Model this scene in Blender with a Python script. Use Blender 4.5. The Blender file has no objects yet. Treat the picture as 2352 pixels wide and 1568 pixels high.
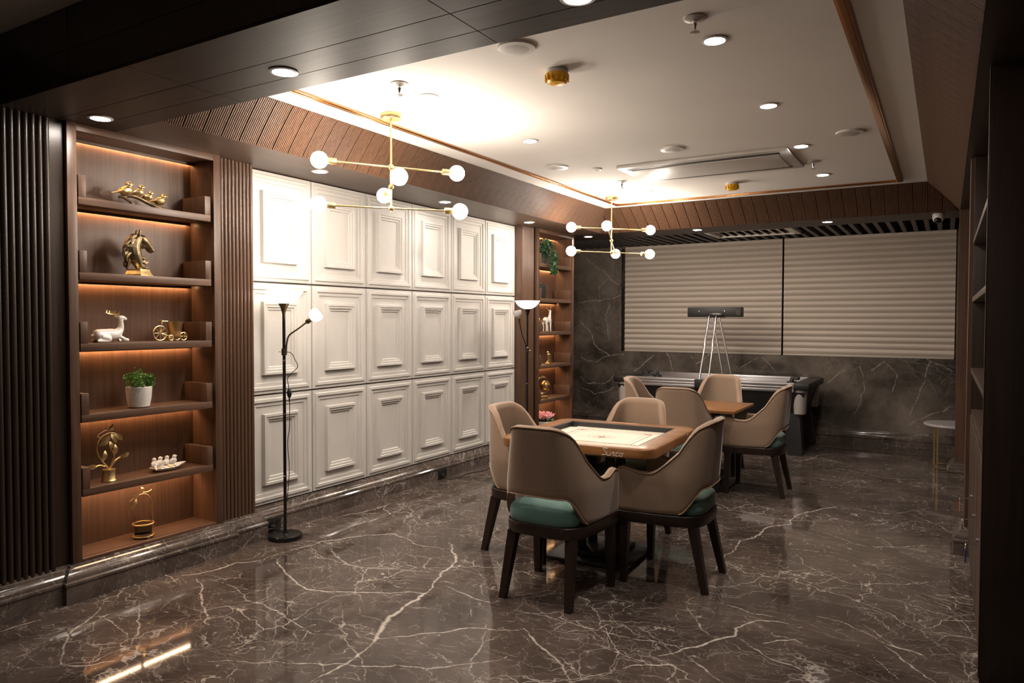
import bpy, bmesh, math, random
import numpy as np
from mathutils import Vector, Matrix

scene = bpy.context.scene
COL = scene.collection

# ------------------------------------------------------------------ camera
cam_data = bpy.data.cameras.new('camera')
cam_data.sensor_width = 36.0
cam_data.lens = 1656.68 / 2352 * 36.0
cam_data.clip_start = 0.02
cam = bpy.data.objects.new('camera', cam_data)
COL.objects.link(cam)
_R = Vector((0.85672763, 0.51576429, 0.00222672))
_U = Vector((-0.01698636, 0.0239003, 0.99957003))
_F = Vector((-0.51548931, 0.85639709, -0.029237))
cam.matrix_world = Matrix(((_R.x, _U.x, -_F.x, 4.0668), (_R.y, _U.y, -_F.y, 0.0),
                           (_R.z, _U.z, -_F.z, 1.48), (0, 0, 0, 1)))
scene.camera = cam

# ------------------------------------------------------------------ light level
world = bpy.data.worlds.new('world')
scene.world = world
world.use_nodes = True
world.node_tree.nodes['Background'].inputs[0].default_value = (1.0, 0.86, 0.72, 1)
world.node_tree.nodes['Background'].inputs[1].default_value = 0.05
scene.view_settings.view_transform = 'Standard'
scene.view_settings.look = 'None'
scene.view_settings.exposure = 0.66
scene.view_settings.gamma = 1.0
scene.view_settings.use_curve_mapping = False
cy = scene.cycles
cy.max_bounces = 6; cy.diffuse_bounces = 3; cy.glossy_bounces = 3; cy.transmission_bounces = 6
cy.caustics_reflective = False; cy.caustics_refractive = False
cy.use_denoising = True
WARM = (1.0, 0.87, 0.73)
NEUTRAL = (1.0, 0.90, 0.80)
BULB_E = 88.0       # chandelier globes
SPOT_W = 20.0        # downlights
DISC_E = 215.0        # visible downlight lens
STRIP_E = 34.0       # shelf light strips

# ------------------------------------------------------------------ materials
def new_mat(name):
    m = bpy.data.materials.new(name)
    m.use_nodes = True
    nt = m.node_tree
    return m, nt, nt.nodes['Principled BSDF']

def plain(name, col, rough=0.5, metal=0.0, noise=0.0, nscale=40, bump=0.0, **kw):
    m, nt, b = new_mat(name)
    b.inputs['Base Color'].default_value = (*col, 1)
    b.inputs['Roughness'].default_value = rough
    b.inputs['Metallic'].default_value = metal
    for k, v in kw.items():
        b.inputs[k.replace('_', ' ')].default_value = v
    if noise or bump:
        tc = nt.nodes.new('ShaderNodeTexCoord')
        n = nt.nodes.new('ShaderNodeTexNoise')
        n.inputs['Scale'].default_value = nscale
        n.inputs['Detail'].default_value = 4
        nt.links.new(tc.outputs['Object'], n.inputs['Vector'])
        if noise:
            r = nt.nodes.new('ShaderNodeValToRGB')
            r.color_ramp.elements[0].color = (*[c * (1 - noise) for c in col], 1)
            r.color_ramp.elements[1].color = (*[min(1, c * (1 + noise)) for c in col], 1)
            r.color_ramp.elements[0].position = .3
            r.color_ramp.elements[1].position = .7
            nt.links.new(n.outputs['Fac'], r.inputs[0])
            nt.links.new(r.outputs[0], b.inputs['Base Color'])
        if bump:
            bp = nt.nodes.new('ShaderNodeBump')
            bp.inputs['Strength'].default_value = bump
            bp.inputs['Distance'].default_value = 0.002
            nt.links.new(n.outputs['Fac'], bp.inputs['Height'])
            nt.links.new(bp.outputs[0], b.inputs['Normal'])
    return m

def emit(name, col, strength):
    m, nt, b = new_mat(name)
    b.inputs['Base Color'].default_value = (.9, .9, .9, 1)
    b.inputs['Roughness'].default_value = .4
    b.inputs['Emission Color'].default_value = (*col, 1)
    b.inputs['Emission Strength'].default_value = strength
    return m

def wood(name, dark, light, axis='z', rough=0.42, scale=1.0, coat=0.0, spec=.5):
    m, nt, b = new_mat(name)
    tc = nt.nodes.new('ShaderNodeTexCoord')
    mp = nt.nodes.new('ShaderNodeMapping')
    s = [55 * scale] * 3
    s['xyz'.index(axis)] = 1.6 * scale
    mp.inputs['Scale'].default_value = s
    n1 = nt.nodes.new('ShaderNodeTexNoise'); n1.inputs['Scale'].default_value = 1.0
    n1.inputs['Detail'].default_value = 6; n1.inputs['Roughness'].default_value = .62
    n1.inputs['Distortion'].default_value = .35
    mp2 = nt.nodes.new('ShaderNodeMapping')
    s2 = [7 * scale] * 3; s2['xyz'.index(axis)] = .7 * scale
    mp2.inputs['Scale'].default_value = s2
    n2 = nt.nodes.new('ShaderNodeTexNoise'); n2.inputs['Scale'].default_value = 1.0
    n2.inputs['Detail'].default_value = 3
    mix = nt.nodes.new('ShaderNodeMath'); mix.operation = 'MULTIPLY_ADD'
    mix.inputs[1].default_value = .65
    half = nt.nodes.new('ShaderNodeMath'); half.operation = 'MULTIPLY'; half.inputs[1].default_value = .35
    r = nt.nodes.new('ShaderNodeValToRGB')
    r.color_ramp.elements[0].position = .32; r.color_ramp.elements[0].color = (*dark, 1)
    r.color_ramp.elements[1].position = .68; r.color_ramp.elements[1].color = (*light, 1)
    L = nt.links.new
    L(tc.outputs['Object'], mp.inputs[0]); L(tc.outputs['Object'], mp2.inputs[0])
    L(mp.outputs[0], n1.inputs[0]); L(mp2.outputs[0], n2.inputs[0])
    L(n2.outputs['Fac'], half.inputs[0]); L(n1.outputs['Fac'], mix.inputs[0]); L(half.outputs[0], mix.inputs[2])
    L(mix.outputs[0], r.inputs[0]); L(r.outputs[0], b.inputs['Base Color'])
    bp = nt.nodes.new('ShaderNodeBump'); bp.inputs['Strength'].default_value = .12; bp.inputs['Distance'].default_value = .001
    L(n1.outputs['Fac'], bp.inputs['Height']); L(bp.outputs[0], b.inputs['Normal'])
    b.inputs['Roughness'].default_value = rough
    b.inputs['Coat Weight'].default_value = coat
    b.inputs['Specular IOR Level'].default_value = spec
    b.inputs['Coat Roughness'].default_value = .12
    return m

def marble(name, dark, mid, vein, vein_amt=1.0, rough=.06, scale=1.0, cloud=1.0, use_attr=False, stretch=(1, 1, 1), spec=.5):
    m, nt, b = new_mat(name)
    L = nt.links.new
    N = nt.nodes.new
    tc = N('ShaderNodeTexCoord')
    mp = N('ShaderNodeMapping'); mp.inputs['Scale'].default_value = stretch
    L(tc.outputs['Object'], mp.inputs[0])
    # domain warp
    w = N('ShaderNodeTexNoise'); w.inputs['Scale'].default_value = 1.7 * scale; w.inputs['Detail'].default_value = 5
    w.inputs['Roughness'].default_value = .55
    L(mp.outputs[0], w.inputs['Vector'])
    sub = N('ShaderNodeVectorMath'); sub.operation = 'SUBTRACT'; sub.inputs[1].default_value = (.5, .5, .5)
    L(w.outputs['Color'], sub.inputs[0])
    sc = N('ShaderNodeVectorMath'); sc.operation = 'SCALE'; sc.inputs['Scale'].default_value = .55 / scale
    L(sub.outputs[0], sc.inputs[0])
    add = N('ShaderNodeVectorMath'); add.operation = 'ADD'
    L(mp.outputs[0], add.inputs[0]); L(sc.outputs[0], add.inputs[1])
    # cloudy base
    c = N('ShaderNodeTexNoise'); c.inputs['Scale'].default_value = 2.2 * scale * cloud; c.inputs['Detail'].default_value = 5
    c.inputs['Roughness'].default_value = .6
    L(add.outputs[0], c.inputs['Vector'])
    r = N('ShaderNodeValToRGB')
    r.color_ramp.elements[0].position = .34; r.color_ramp.elements[0].color = (*dark, 1)
    r.color_ramp.elements[1].position = .68; r.color_ramp.elements[1].color = (*mid, 1)
    L(c.outputs['Fac'], r.inputs[0])
    col = r.outputs[0]
    # fading mask so veins come and go
    mk = N('ShaderNodeTexNoise'); mk.inputs['Scale'].default_value = 1.3 * scale; mk.inputs['Detail'].default_value = 3
    L(mp.outputs[0], mk.inputs['Vector'])
    def vein_layer(vs, width, lo, hi, amt, prev):
        v = N('ShaderNodeTexVoronoi'); v.feature = 'DISTANCE_TO_EDGE'; v.inputs['Scale'].default_value = vs * scale
        L(add.outputs[0], v.inputs['Vector'])
        mr = N('ShaderNodeMapRange'); mr.interpolation_type = 'SMOOTHSTEP'
        mr.inputs['From Min'].default_value = 0; mr.inputs['From Max'].default_value = width
        mr.inputs['To Min'].default_value = 1; mr.inputs['To Max'].default_value = 0
        L(v.outputs['Distance'], mr.inputs['Value'])
        m2 = N('ShaderNodeMapRange'); m2.interpolation_type = 'SMOOTHSTEP'
        m2.inputs['From Min'].default_value = lo; m2.inputs['From Max'].default_value = hi
        m2.inputs['To Min'].default_value = 0; m2.inputs['To Max'].default_value = amt
        L(mk.outputs['Fac'], m2.inputs['Value'])
        mu = N('ShaderNodeMath'); mu.operation = 'MULTIPLY'
        L(mr.outputs[0], mu.inputs[0]); L(m2.outputs[0], mu.inputs[1])
        mx = N('ShaderNodeMix'); mx.data_type = 'RGBA'
        L(mu.outputs[0], mx.inputs['Factor']); L(prev, mx.inputs['A'])
        mx.inputs['B'].default_value = (*vein, 1)
        return mx.outputs['Result']
    col = vein_layer(1.5, .0075, .44, .64, .62 * vein_amt, col)
    col = vein_layer(3.7, .013, .40, .66, .50 * vein_amt, col)
    col = vein_layer(8.5, .020, .36, .70, .30 * vein_amt, col)
    # long hairline veins lying along one bedding direction
    mpl = N('ShaderNodeMapping'); mpl.inputs['Rotation'].default_value = (0, 0, .42); mpl.inputs['Scale'].default_value = (.8, 2.6, 1.6)
    L(add.outputs[0], mpl.inputs[0])
    for vs, wd, am in ((2.1, .010, .55), (4.6, .013, .38)):
        v = N('ShaderNodeTexVoronoi'); v.feature = 'DISTANCE_TO_EDGE'; v.inputs['Scale'].default_value = vs * scale
        L(mpl.outputs[0], v.inputs['Vector'])
        mr = N('ShaderNodeMapRange'); mr.interpolation_type = 'SMOOTHSTEP'
        mr.inputs['From Max'].default_value = wd; mr.inputs['To Min'].default_value = am * vein_amt; mr.inputs['To Max'].default_value = 0
        L(v.outputs['Distance'], mr.inputs['Value'])
        bk = N('ShaderNodeTexNoise'); bk.inputs['Scale'].default_value = 3.1 * vs; bk.inputs['Detail'].default_value = 3
        L(mp.outputs[0], bk.inputs['Vector'])
        br = N('ShaderNodeMapRange'); br.interpolation_type = 'SMOOTHSTEP'
        br.inputs['From Min'].default_value = .44; br.inputs['From Max'].default_value = .62
        L(bk.outputs['Fac'], br.inputs['Value'])
        mu = N('ShaderNodeMath'); mu.operation = 'MULTIPLY'; L(mr.outputs[0], mu.inputs[0]); L(br.outputs[0], mu.inputs[1])
        mx = N('ShaderNodeMix'); mx.data_type = 'RGBA'
        L(mu.outputs[0], mx.inputs['Factor']); L(col, mx.inputs['A']); mx.inputs['B'].default_value = (*vein, 1)
        col = mx.outputs['Result']
    # short directional streaks
    mp3 = N('ShaderNodeMapping'); mp3.inputs['Rotation'].default_value = (0, 0, .5)
    mp3.inputs['Scale'].default_value = (3.0 * scale, 34 * scale, 20 * scale)
    L(add.outputs[0], mp3.inputs[0])
    st = N('ShaderNodeTexNoise'); st.inputs['Scale'].default_value = 1; st.inputs['Detail'].default_value = 4
    st.inputs['Roughness'].default_value = .7
    L(mp3.outputs[0], st.inputs['Vector'])
    sr = N('ShaderNodeMapRange'); sr.inputs['From Min'].default_value = .60; sr.inputs['From Max'].default_value = .80
    sr.inputs['To Min'].default_value = 0; sr.inputs['To Max'].default_value = .38 * vein_amt
    L(st.outputs['Fac'], sr.inputs['Value'])
    mx = N('ShaderNodeMix'); mx.data_type = 'RGBA'
    L(sr.outputs[0], mx.inputs['Factor']); L(col, mx.inputs['A']); mx.inputs['B'].default_value = (*vein, 1)
    col = mx.outputs['Result']
    if use_attr:
        at = N('ShaderNodeAttribute'); at.attribute_name = 'vein'
        fn = N('ShaderNodeTexNoise'); fn.inputs['Scale'].default_value = 26; fn.inputs['Detail'].default_value = 5
        L(tc.outputs['Object'], fn.inputs['Vector'])
        ad = N('ShaderNodeMath'); ad.operation = 'MULTIPLY_ADD'; ad.inputs[1].default_value = 1.0; 
        L(fn.outputs['Fac'], ad.inputs[0]); L(at.outputs['Fac'], ad.inputs[2])
        mr = N('ShaderNodeMapRange'); mr.interpolation_type = 'SMOOTHSTEP'
        mr.inputs['From Min'].default_value = .55; mr.inputs['From Max'].default_value = 1.40
        mr.inputs['To Min'].default_value = .8; mr.inputs['To Max'].default_value = 0
        L(ad.outputs[0], mr.inputs['Value'])
        mx = N('ShaderNodeMix'); mx.data_type = 'RGBA'
        L(mr.outputs[0], mx.inputs['Factor']); L(col, mx.inputs['A']); mx.inputs['B'].default_value = (*vein, 1)
        col = mx.outputs['Result']
    L(col, b.inputs['Base Color'])
    b.inputs['Roughness'].default_value = rough
    b.inputs['Specular IOR Level'].default_value = spec
    return m

def glass(name, col=(1, 1, 1), rough=0.02):
    m, nt, b = new_mat(name)
    b.inputs['Base Color'].default_value = (*col, 1)
    b.inputs['Roughness'].default_value = rough
    b.inputs['Transmission Weight'].default_value = 1.0
    b.inputs['IOR'].default_value = 1.3
    return m

M = {}
WD, WL = (.052, .026, .016), (.145, .078, .048)
M['wood_v'] = wood('walnut_vertical', WD, WL, 'z')
M['wood_y'] = wood('walnut_lengthwise', WD, WL, 'y')
M['wood_x'] = wood('walnut_crosswise', WD, WL, 'x')
M['wood_rib'] = wood('walnut_ribbed', (.066, .032, .018), (.145, .075, .042), 'z', rough=.52, spec=.3)
M['reed_shaded'] = wood('walnut_reeded_shaded', (.016, .009, .006), (.042, .025, .017), 'z', rough=.32)  # darker copy of the reeded walnut, the near wall section's shadow put into its colour
M['wood_reed'] = wood('walnut_reeded', (.06, .032, .02), (.14, .077, .049), 'z', rough=.30)
M['wood_mid'] = wood('smoked_walnut', (.030, .017, .011), (.075, .043, .028), 'z', rough=.4)
M['wood_dark'] = wood('dark_stained_wood', (.018, .010, .007), (.045, .025, .016), 'z', rough=.35)
M['soffit_x'] = wood('soffit_board', (.024, .014, .010), (.054, .034, .024), 'x', rough=.48, spec=.22)
M['soffit_y'] = wood('soffit_board_long', (.050, .028, .019), (.115, .070, .048), 'y', rough=.42)
M['leg'] = wood('espresso_leg', (.012, .006, .004), (.035, .018, .011), 'z', rough=.35)
M['oak'] = wood('honey_table_wood', (.135, .052, .016), (.34, .150, .052), 'x', rough=.30, scale=.6)
M['paint'] = plain('white_panel_paint', (.60, .575, .545), .45, noise=.02, nscale=8)
M['ceil'] = plain('white_ceiling_paint', (.84, .80, .76), .75, noise=.015, nscale=3)
M['dim_ceil'] = plain('front_ceiling_paint', (.80, .75, .70), .8)
M['black'] = plain('matt_black', (.012, .011, .011), .5)
M['void'] = plain('void_black', (.008, .007, .007), .9)
M['black_gloss'] = plain('gloss_black', (.010, .009, .009), .18)
M['copper'] = plain('copper_trim', (.55, .28, .13), .22, 1.0)
M['brass'] = plain('satin_brass', (.80, .58, .28), .34, 1.0, bump=.05)
M['gold'] = plain('antique_gold', (.70, .51, .24), .36, 1.0, noise=.25, nscale=60, bump=.25)
M['bronze'] = plain('dark_bronze', (.16, .115, .065), .40, .9, noise=.4, nscale=45, bump=.4)
M['horse'] = plain('gilt_bronze', (.21, .16, .095), .38, 1.0, noise=.45, nscale=50, bump=.3)
M['chrome'] = plain('chrome_tube', (.75, .74, .73), .16, 1.0)
M['alu'] = plain('brushed_aluminium', (.62, .60, .62), .28, .85)
M['silver'] = plain('silver_paint', (.50, .47, .45), .4, .3)
M['porcelain'] = plain('white_porcelain', (.82, .78, .74), .12, 0, Coat_Weight=.6)
M['pot'] = plain('white_ceramic_pot', (.72, .69, .66), .5, noise=.06, nscale=120, bump=.8)
M['leaf'] = plain('fresh_green_leaf', (.17, .33, .07), .45, noise=.45, nscale=30)
M['leaf_dark'] = plain('dark_green_leaf', (.028, .075, .030), .45, noise=.4, nscale=30)
M['pink'] = plain('pink_blossom', (.62, .30, .36), .6, noise=.25, nscale=60)
M['velvet'] = plain('tan_velvet', (.30, .205, .140), .85, noise=.10, nscale=170, bump=.15, Sheen_Weight=.55, Sheen_Roughness=.35)
M['piping'] = plain('velvet_piping', (.36, .24, .155), .8)
M['teal'] = plain('teal_fabric', (.105, .215, .190), .85, noise=.12, nscale=220, bump=.2, Sheen_Weight=.25)
M['cream'] = plain('cream_board', (.76, .70, .57), .30, noise=.03, nscale=5)
M['rubber'] = plain('charcoal_cushion', (.035, .031, .032), .65)
M['ink'] = plain('black_line', (.05, .04, .04), .6)
M['red'] = plain('red_line', (.40, .08, .07), .6)
M['gold_line'] = plain('ochre_line', (.50, .38, .18), .6)
M['white_print'] = plain('white_lettering', (.80, .70, .66), .6)
M['decal'] = plain('pink_sticker', (.60, .35, .25), .5)
M['blind'] = plain('zebra_blind_fabric', (.70, .61, .525), .8, noise=.05, nscale=200)
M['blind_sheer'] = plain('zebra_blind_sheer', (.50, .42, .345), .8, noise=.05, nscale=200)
M['rail'] = plain('beige_rail', (.55, .49, .42), .5)
M['slat'] = plain('dark_grey_slat', (.075, .068, .068), .5)
M['plastic'] = plain('white_plastic', (.70, .67, .63), .4)
M['grille'] = plain('grey_grille', (.52, .49, .46), .6)
M['yellow'] = plain('amber_cover', (.85, .45, .02), .35)
M['disc'] = emit('downlight_glow', NEUTRAL, DISC_E)
M['disc_soffit'] = emit('soffit_downlight_glow', NEUTRAL, DISC_E * .62)
M['bulb'] = emit('globe_glow', WARM, BULB_E)
M['strip'] = emit('strip_glow', (1.0, .56, .26), STRIP_E)
M['strip_front'] = emit('bare_strip_glow', (1.0, .64, .38), STRIP_E * 2.6)
M['bowl_lit'] = emit('opal_bowl_lit', (1.0, .86, .68), 3.6)
M['shade_lit'] = emit('reading_shade_lit', (1.0, .88, .72), 9.0)
M['bowl_dim'] = emit('opal_bowl_dim', (1.0, .92, .84), .75)
M['opal'] = plain('opal_glass', (.80, .77, .72), .3)
M['glass'] = glass('clear_glass', (.95, .93, .85))
M['glass_smoke'] = glass('smoky_glass', (.62, .66, .50))
M['marble_floor'] = marble('floor_marble', (.046, .033, .027), (.110, .083, .070), (.66, .58, .51), 1.05, rough=.06, use_attr=True, spec=.30)
M['marble_base'] = marble('plinth_marble', (.050, .039, .033), (.15, .118, .10), (.55, .49, .45), 1.3, rough=.10, scale=1.6)
M['marble_plain'] = marble('side_wall_marble', (.045, .037, .031), (.25, .21, .175), (.46, .41, .36), .45, rough=.12, scale=.75, cloud=.9)
M['marble_wall'] = marble('wall_marble', (.045, .037, .031), (.25, .21, .175), (.46, .41, .36), .45, rough=.12, scale=.75, cloud=.9, use_attr=True)
M['table_stone'] = plain('pale_stone', (.42, .38, .38), .25)
M['orange_tag'] = plain('orange_tag', (.55, .18, .06), .5)
M['blue_tag'] = plain('blue_tag', (.04, .06, .22), .5)
M['socket'] = plain('socket_black', (.02, .02, .02), .25)

# ------------------------------------------------------------------ mesh helpers
class MB:
    def __init__(s):
        s.v = []; s.f = []
    def add(s, verts, faces):
        o = len(s.v)
        s.v += [tuple(v) for v in verts]
        s.f += [tuple(i + o for i in f) for f in faces]
        return s
    def box(s, x0, x1, y0, y1, z0, z1, b=0.0):
        if b <= 0:
            v = [(x, y, z) for z in (z0, z1) for y in (y0, y1) for x in (x0, x1)]
            return s.add(v, [(0, 2, 3, 1), (4, 5, 7, 6), (0, 1, 5, 4), (2, 6, 7, 3), (0, 4, 6, 2), (1, 3, 7, 5)])
        bm = bmesh.new()
        bmesh.ops.create_cube(bm, size=1)
        for vv in bm.verts:
            vv.co = Vector(((x0 + x1) / 2 + vv.co.x * (x1 - x0), (y0 + y1) / 2 + vv.co.y * (y1 - y0), (z0 + z1) / 2 + vv.co.z * (z1 - z0)))
        bmesh.ops.bevel(bm, geom=bm.edges[:], offset=b, segments=2, profile=.5, affect='EDGES')
        bm.verts.index_update()
        s.add([vv.co[:] for vv in bm.verts], [[vv.index for vv in f.verts] for f in bm.faces])
        bm.free()
        return s
    def lathe(s, prof, n=24, c=(0, 0, 0), axis=None):
        """prof: [(r, z)] revolved about z at c; axis: optional direction replacing z"""
        q = Vector((0, 0, 1)).rotation_difference(Vector(axis)).to_matrix() if axis is not None else None
        vs = []; fs = []
        for r, z in prof:
            for k in range(n):
                a = 2 * math.pi * k / n
                p = Vector((r * math.cos(a), r * math.sin(a), z))
                if q is not None: p = q @ p
                vs.append((p.x + c[0], p.y + c[1], p.z + c[2]))
        for i in range(len(prof) - 1):
            for k in range(n):
                k2 = (k + 1) % n
                fs.append((i * n + k, i * n + k2, (i + 1) * n + k2, (i + 1) * n + k))
        if prof[0][0] > 1e-6: fs.append(tuple(reversed(range(n))))
        if prof[-1][0] > 1e-6: fs.append(tuple((len(prof) - 1) * n + k for k in range(n)))
        return s.add(vs, fs)
    def tube(s, pts, r, n=8, closed=False, flat=1.0):
        pts = [Vector(p) for p in pts]
        m = len(pts)
        rs = r if isinstance(r, (list, tuple)) else [r] * m
        vs = []; fs = []
        up = Vector((0, 0, 1))
        prev = None
        for i, p in enumerate(pts):
            if closed: t = pts[(i + 1) % m] - pts[i - 1]
            else: t = pts[min(i + 1, m - 1)] - pts[max(i - 1, 0)]
            t = t.normalized() if t.length > 1e-9 else Vector((0, 0, 1))
            if prev is None:
                a = t.cross(up)
                if a.length < 1e-3: a = t.cross(Vector((1, 0, 0)))
                a.normalize()
            else:
                a = prev - t * prev.dot(t)
                a = a.normalized() if a.length > 1e-6 else t.orthogonal().normalized()
            prev = a
            bb = t.cross(a).normalized()
            for k in range(n):
                an = 2 * math.pi * k / n
                vs.append(tuple(p + a * (rs[i] * math.cos(an)) + bb * (rs[i] * flat * math.sin(an))))
        for i in range(m if closed else m - 1):
            j = (i + 1) % m
            for k in range(n):
                k2 = (k + 1) % n
                fs.append((i * n + k, i * n + k2, j * n + k2, j * n + k))
        if not closed:
            fs.append(tuple(reversed(range(n))))
            fs.append(tuple((m - 1) * n + k for k in range(n)))
        return s.add(vs, fs)
    def ball(s, c, r, nu=20, nv=12, rot=None):
        r = (r, r, r) if not isinstance(r, (tuple, list)) else r
        vs = []; fs = []
        for i in range(nv + 1):
            th = math.pi * i / nv
            for k in range(nu):
                a = 2 * math.pi * k / nu
                p = Vector((r[0] * math.sin(th) * math.cos(a), r[1] * math.sin(th) * math.sin(a), r[2] * math.cos(th)))
                if rot is not None: p = rot @ p
                vs.append((c[0] + p.x, c[1] + p.y, c[2] + p.z))
        for i in range(nv):
            for k in range(nu):
                k2 = (k + 1) % nu
                if i == 0: fs.append((k, (i + 1) * nu + k, (i + 1) * nu + k2))
                elif i == nv - 1: fs.append((i * nu + k, (i + 1) * nu + k, i * nu + k2))
                else: fs.append((i * nu + k, (i + 1) * nu + k, (i + 1) * nu + k2, i * nu + k2))
        return s.add(vs, fs)
    def loft(s, rings, cap0=True, cap1=True, closed=True):
        n = len(rings[0])
        vs = [p for r in rings for p in r]; fs = []
        for i in range(len(rings) - 1):
            for k in range(n if closed else n - 1):
                k2 = (k + 1) % n
                fs.append((i * n + k, i * n + k2, (i + 1) * n + k2, (i + 1) * n + k))
        if cap0: fs.append(tuple(reversed(range(n))))
        if cap1: fs.append(tuple((len(rings) - 1) * n + k for k in range(n)))
        return s.add(vs, fs)
    def prism(s, poly, z0, z1):
        return s.loft([[(x, y, z0) for x, y in poly], [(x, y, z1) for x, y in poly]])
    def bar(s, a, b, w0, w1=None):
        """square bar from a to b, half widths w0 -> w1, sides kept parallel to x and y"""
        w1 = w0 if w1 is None else w1
        ra = [(a[0] + dx * w0, a[1] + dy * w0, a[2]) for dx, dy in ((-1, -1), (1, -1), (1, 1), (-1, 1))]
        rb = [(b[0] + dx * w1, b[1] + dy * w1, b[2]) for dx, dy in ((-1, -1), (1, -1), (1, 1), (-1, 1))]
        return s.loft([ra, rb])
    def mesh(s, name, smooth=True, angle=40):
        me = bpy.data.meshes.new(name)
        me.from_pydata(s.v, [], s.f)
        bm = bmesh.new(); bm.from_mesh(me)
        bmesh.ops.recalc_face_normals(bm, faces=bm.faces[:])
        bm.to_mesh(me); bm.free()
        if smooth:
            me.shade_smooth()
            me.set_sharp_from_angle(angle=math.radians(angle))
        return me
    def build(s, name, mat, parent=None, smooth=True, angle=40, loc=None):
        me = s.mesh(name, smooth, angle)
        me.materials.append(M[mat] if isinstance(mat, str) else mat)
        return link(name, me, parent, loc)

def link(name, me, parent=None, loc=None, rz=0.0):
    o = bpy.data.objects.new(name, me)
    COL.objects.link(o)
    if parent is not None: o.parent = parent
    if loc is not None: o.location = loc
    if rz: o.rotation_euler[2] = rz
    return o

def tag(o, label=None, cat=None, group=None, kind=None):
    if label: o['label'] = label
    if cat: o['category'] = cat
    if group: o['group'] = group
    if kind: o['kind'] = kind
    return o

def thing(name, label, cat, loc=(0, 0, 0), rz=0.0, group=None, kind=None):
    o = bpy.data.objects.new(name, None)
    o.empty_display_size = .1
    COL.objects.link(o)
    o.location = loc
    o.rotation_euler[2] = rz
    return tag(o, label, cat, group, kind)

def struct(o, label=None, cat=None):
    o['kind'] = 'structure'
    if label: o['label'] = label
    if cat: o['category'] = cat
    return o

def copy_tree(o, parent=None):
    c = o.copy(); COL.objects.link(c)
    if parent is not None: c.parent = parent
    for ch in list(o.children): copy_tree(ch, c)
    return c

def remesh(o, voxel, smooth=4):
    md = o.modifiers.new('merge', 'REMESH'); md.mode = 'VOXEL'; md.voxel_size = voxel; md.use_smooth_shade = True
    if smooth:
        sm = o.modifiers.new('smooth', 'SMOOTH'); sm.iterations = smooth; sm.factor = .5
    return o

def catmull(pts, n):
    """resample a polyline smoothly to n points"""
    P = [np.array(p, float) for p in pts]
    P = [2 * P[0] - P[1]] + P + [2 * P[-1] - P[-2]]
    out = []
    segs = len(P) - 3
    for i in range(n):
        u = i / (n - 1) * segs
        k = min(int(u), segs - 1); t = u - k
        a, b, c, d = P[k], P[k + 1], P[k + 2], P[k + 3]
        out.append(tuple(.5 * (2 * b + (c - a) * t + (2 * a - 5 * b + 4 * c - d) * t * t + (3 * b - a - 3 * c + d) * t ** 3)))
    return out

def sstep(a, b, x):
    t = max(0.0, min(1.0, (x - a) / (b - a)))
    return t * t * (3 - 2 * t)

# =================================================================== THE SETTING
ZS = 2.5095          # underside of the wooden soffit and beam
ZC = 2.745           # tray ceiling
ZF = 2.845           # ceiling in front of the beam
XL, XR = 0.555, 4.16     # lower edges of the coving
YB0, YB1 = 1.73, 2.297   # beam
YK = 7.90            # lower edge of the back coving
TL, TR, TK = 0.745, 3.90, 7.56   # upper edges of the coving
YW = 9.63            # back wall
PY0, PW = 3.2444, .5906  # white panels
ZB = .1888

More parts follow.
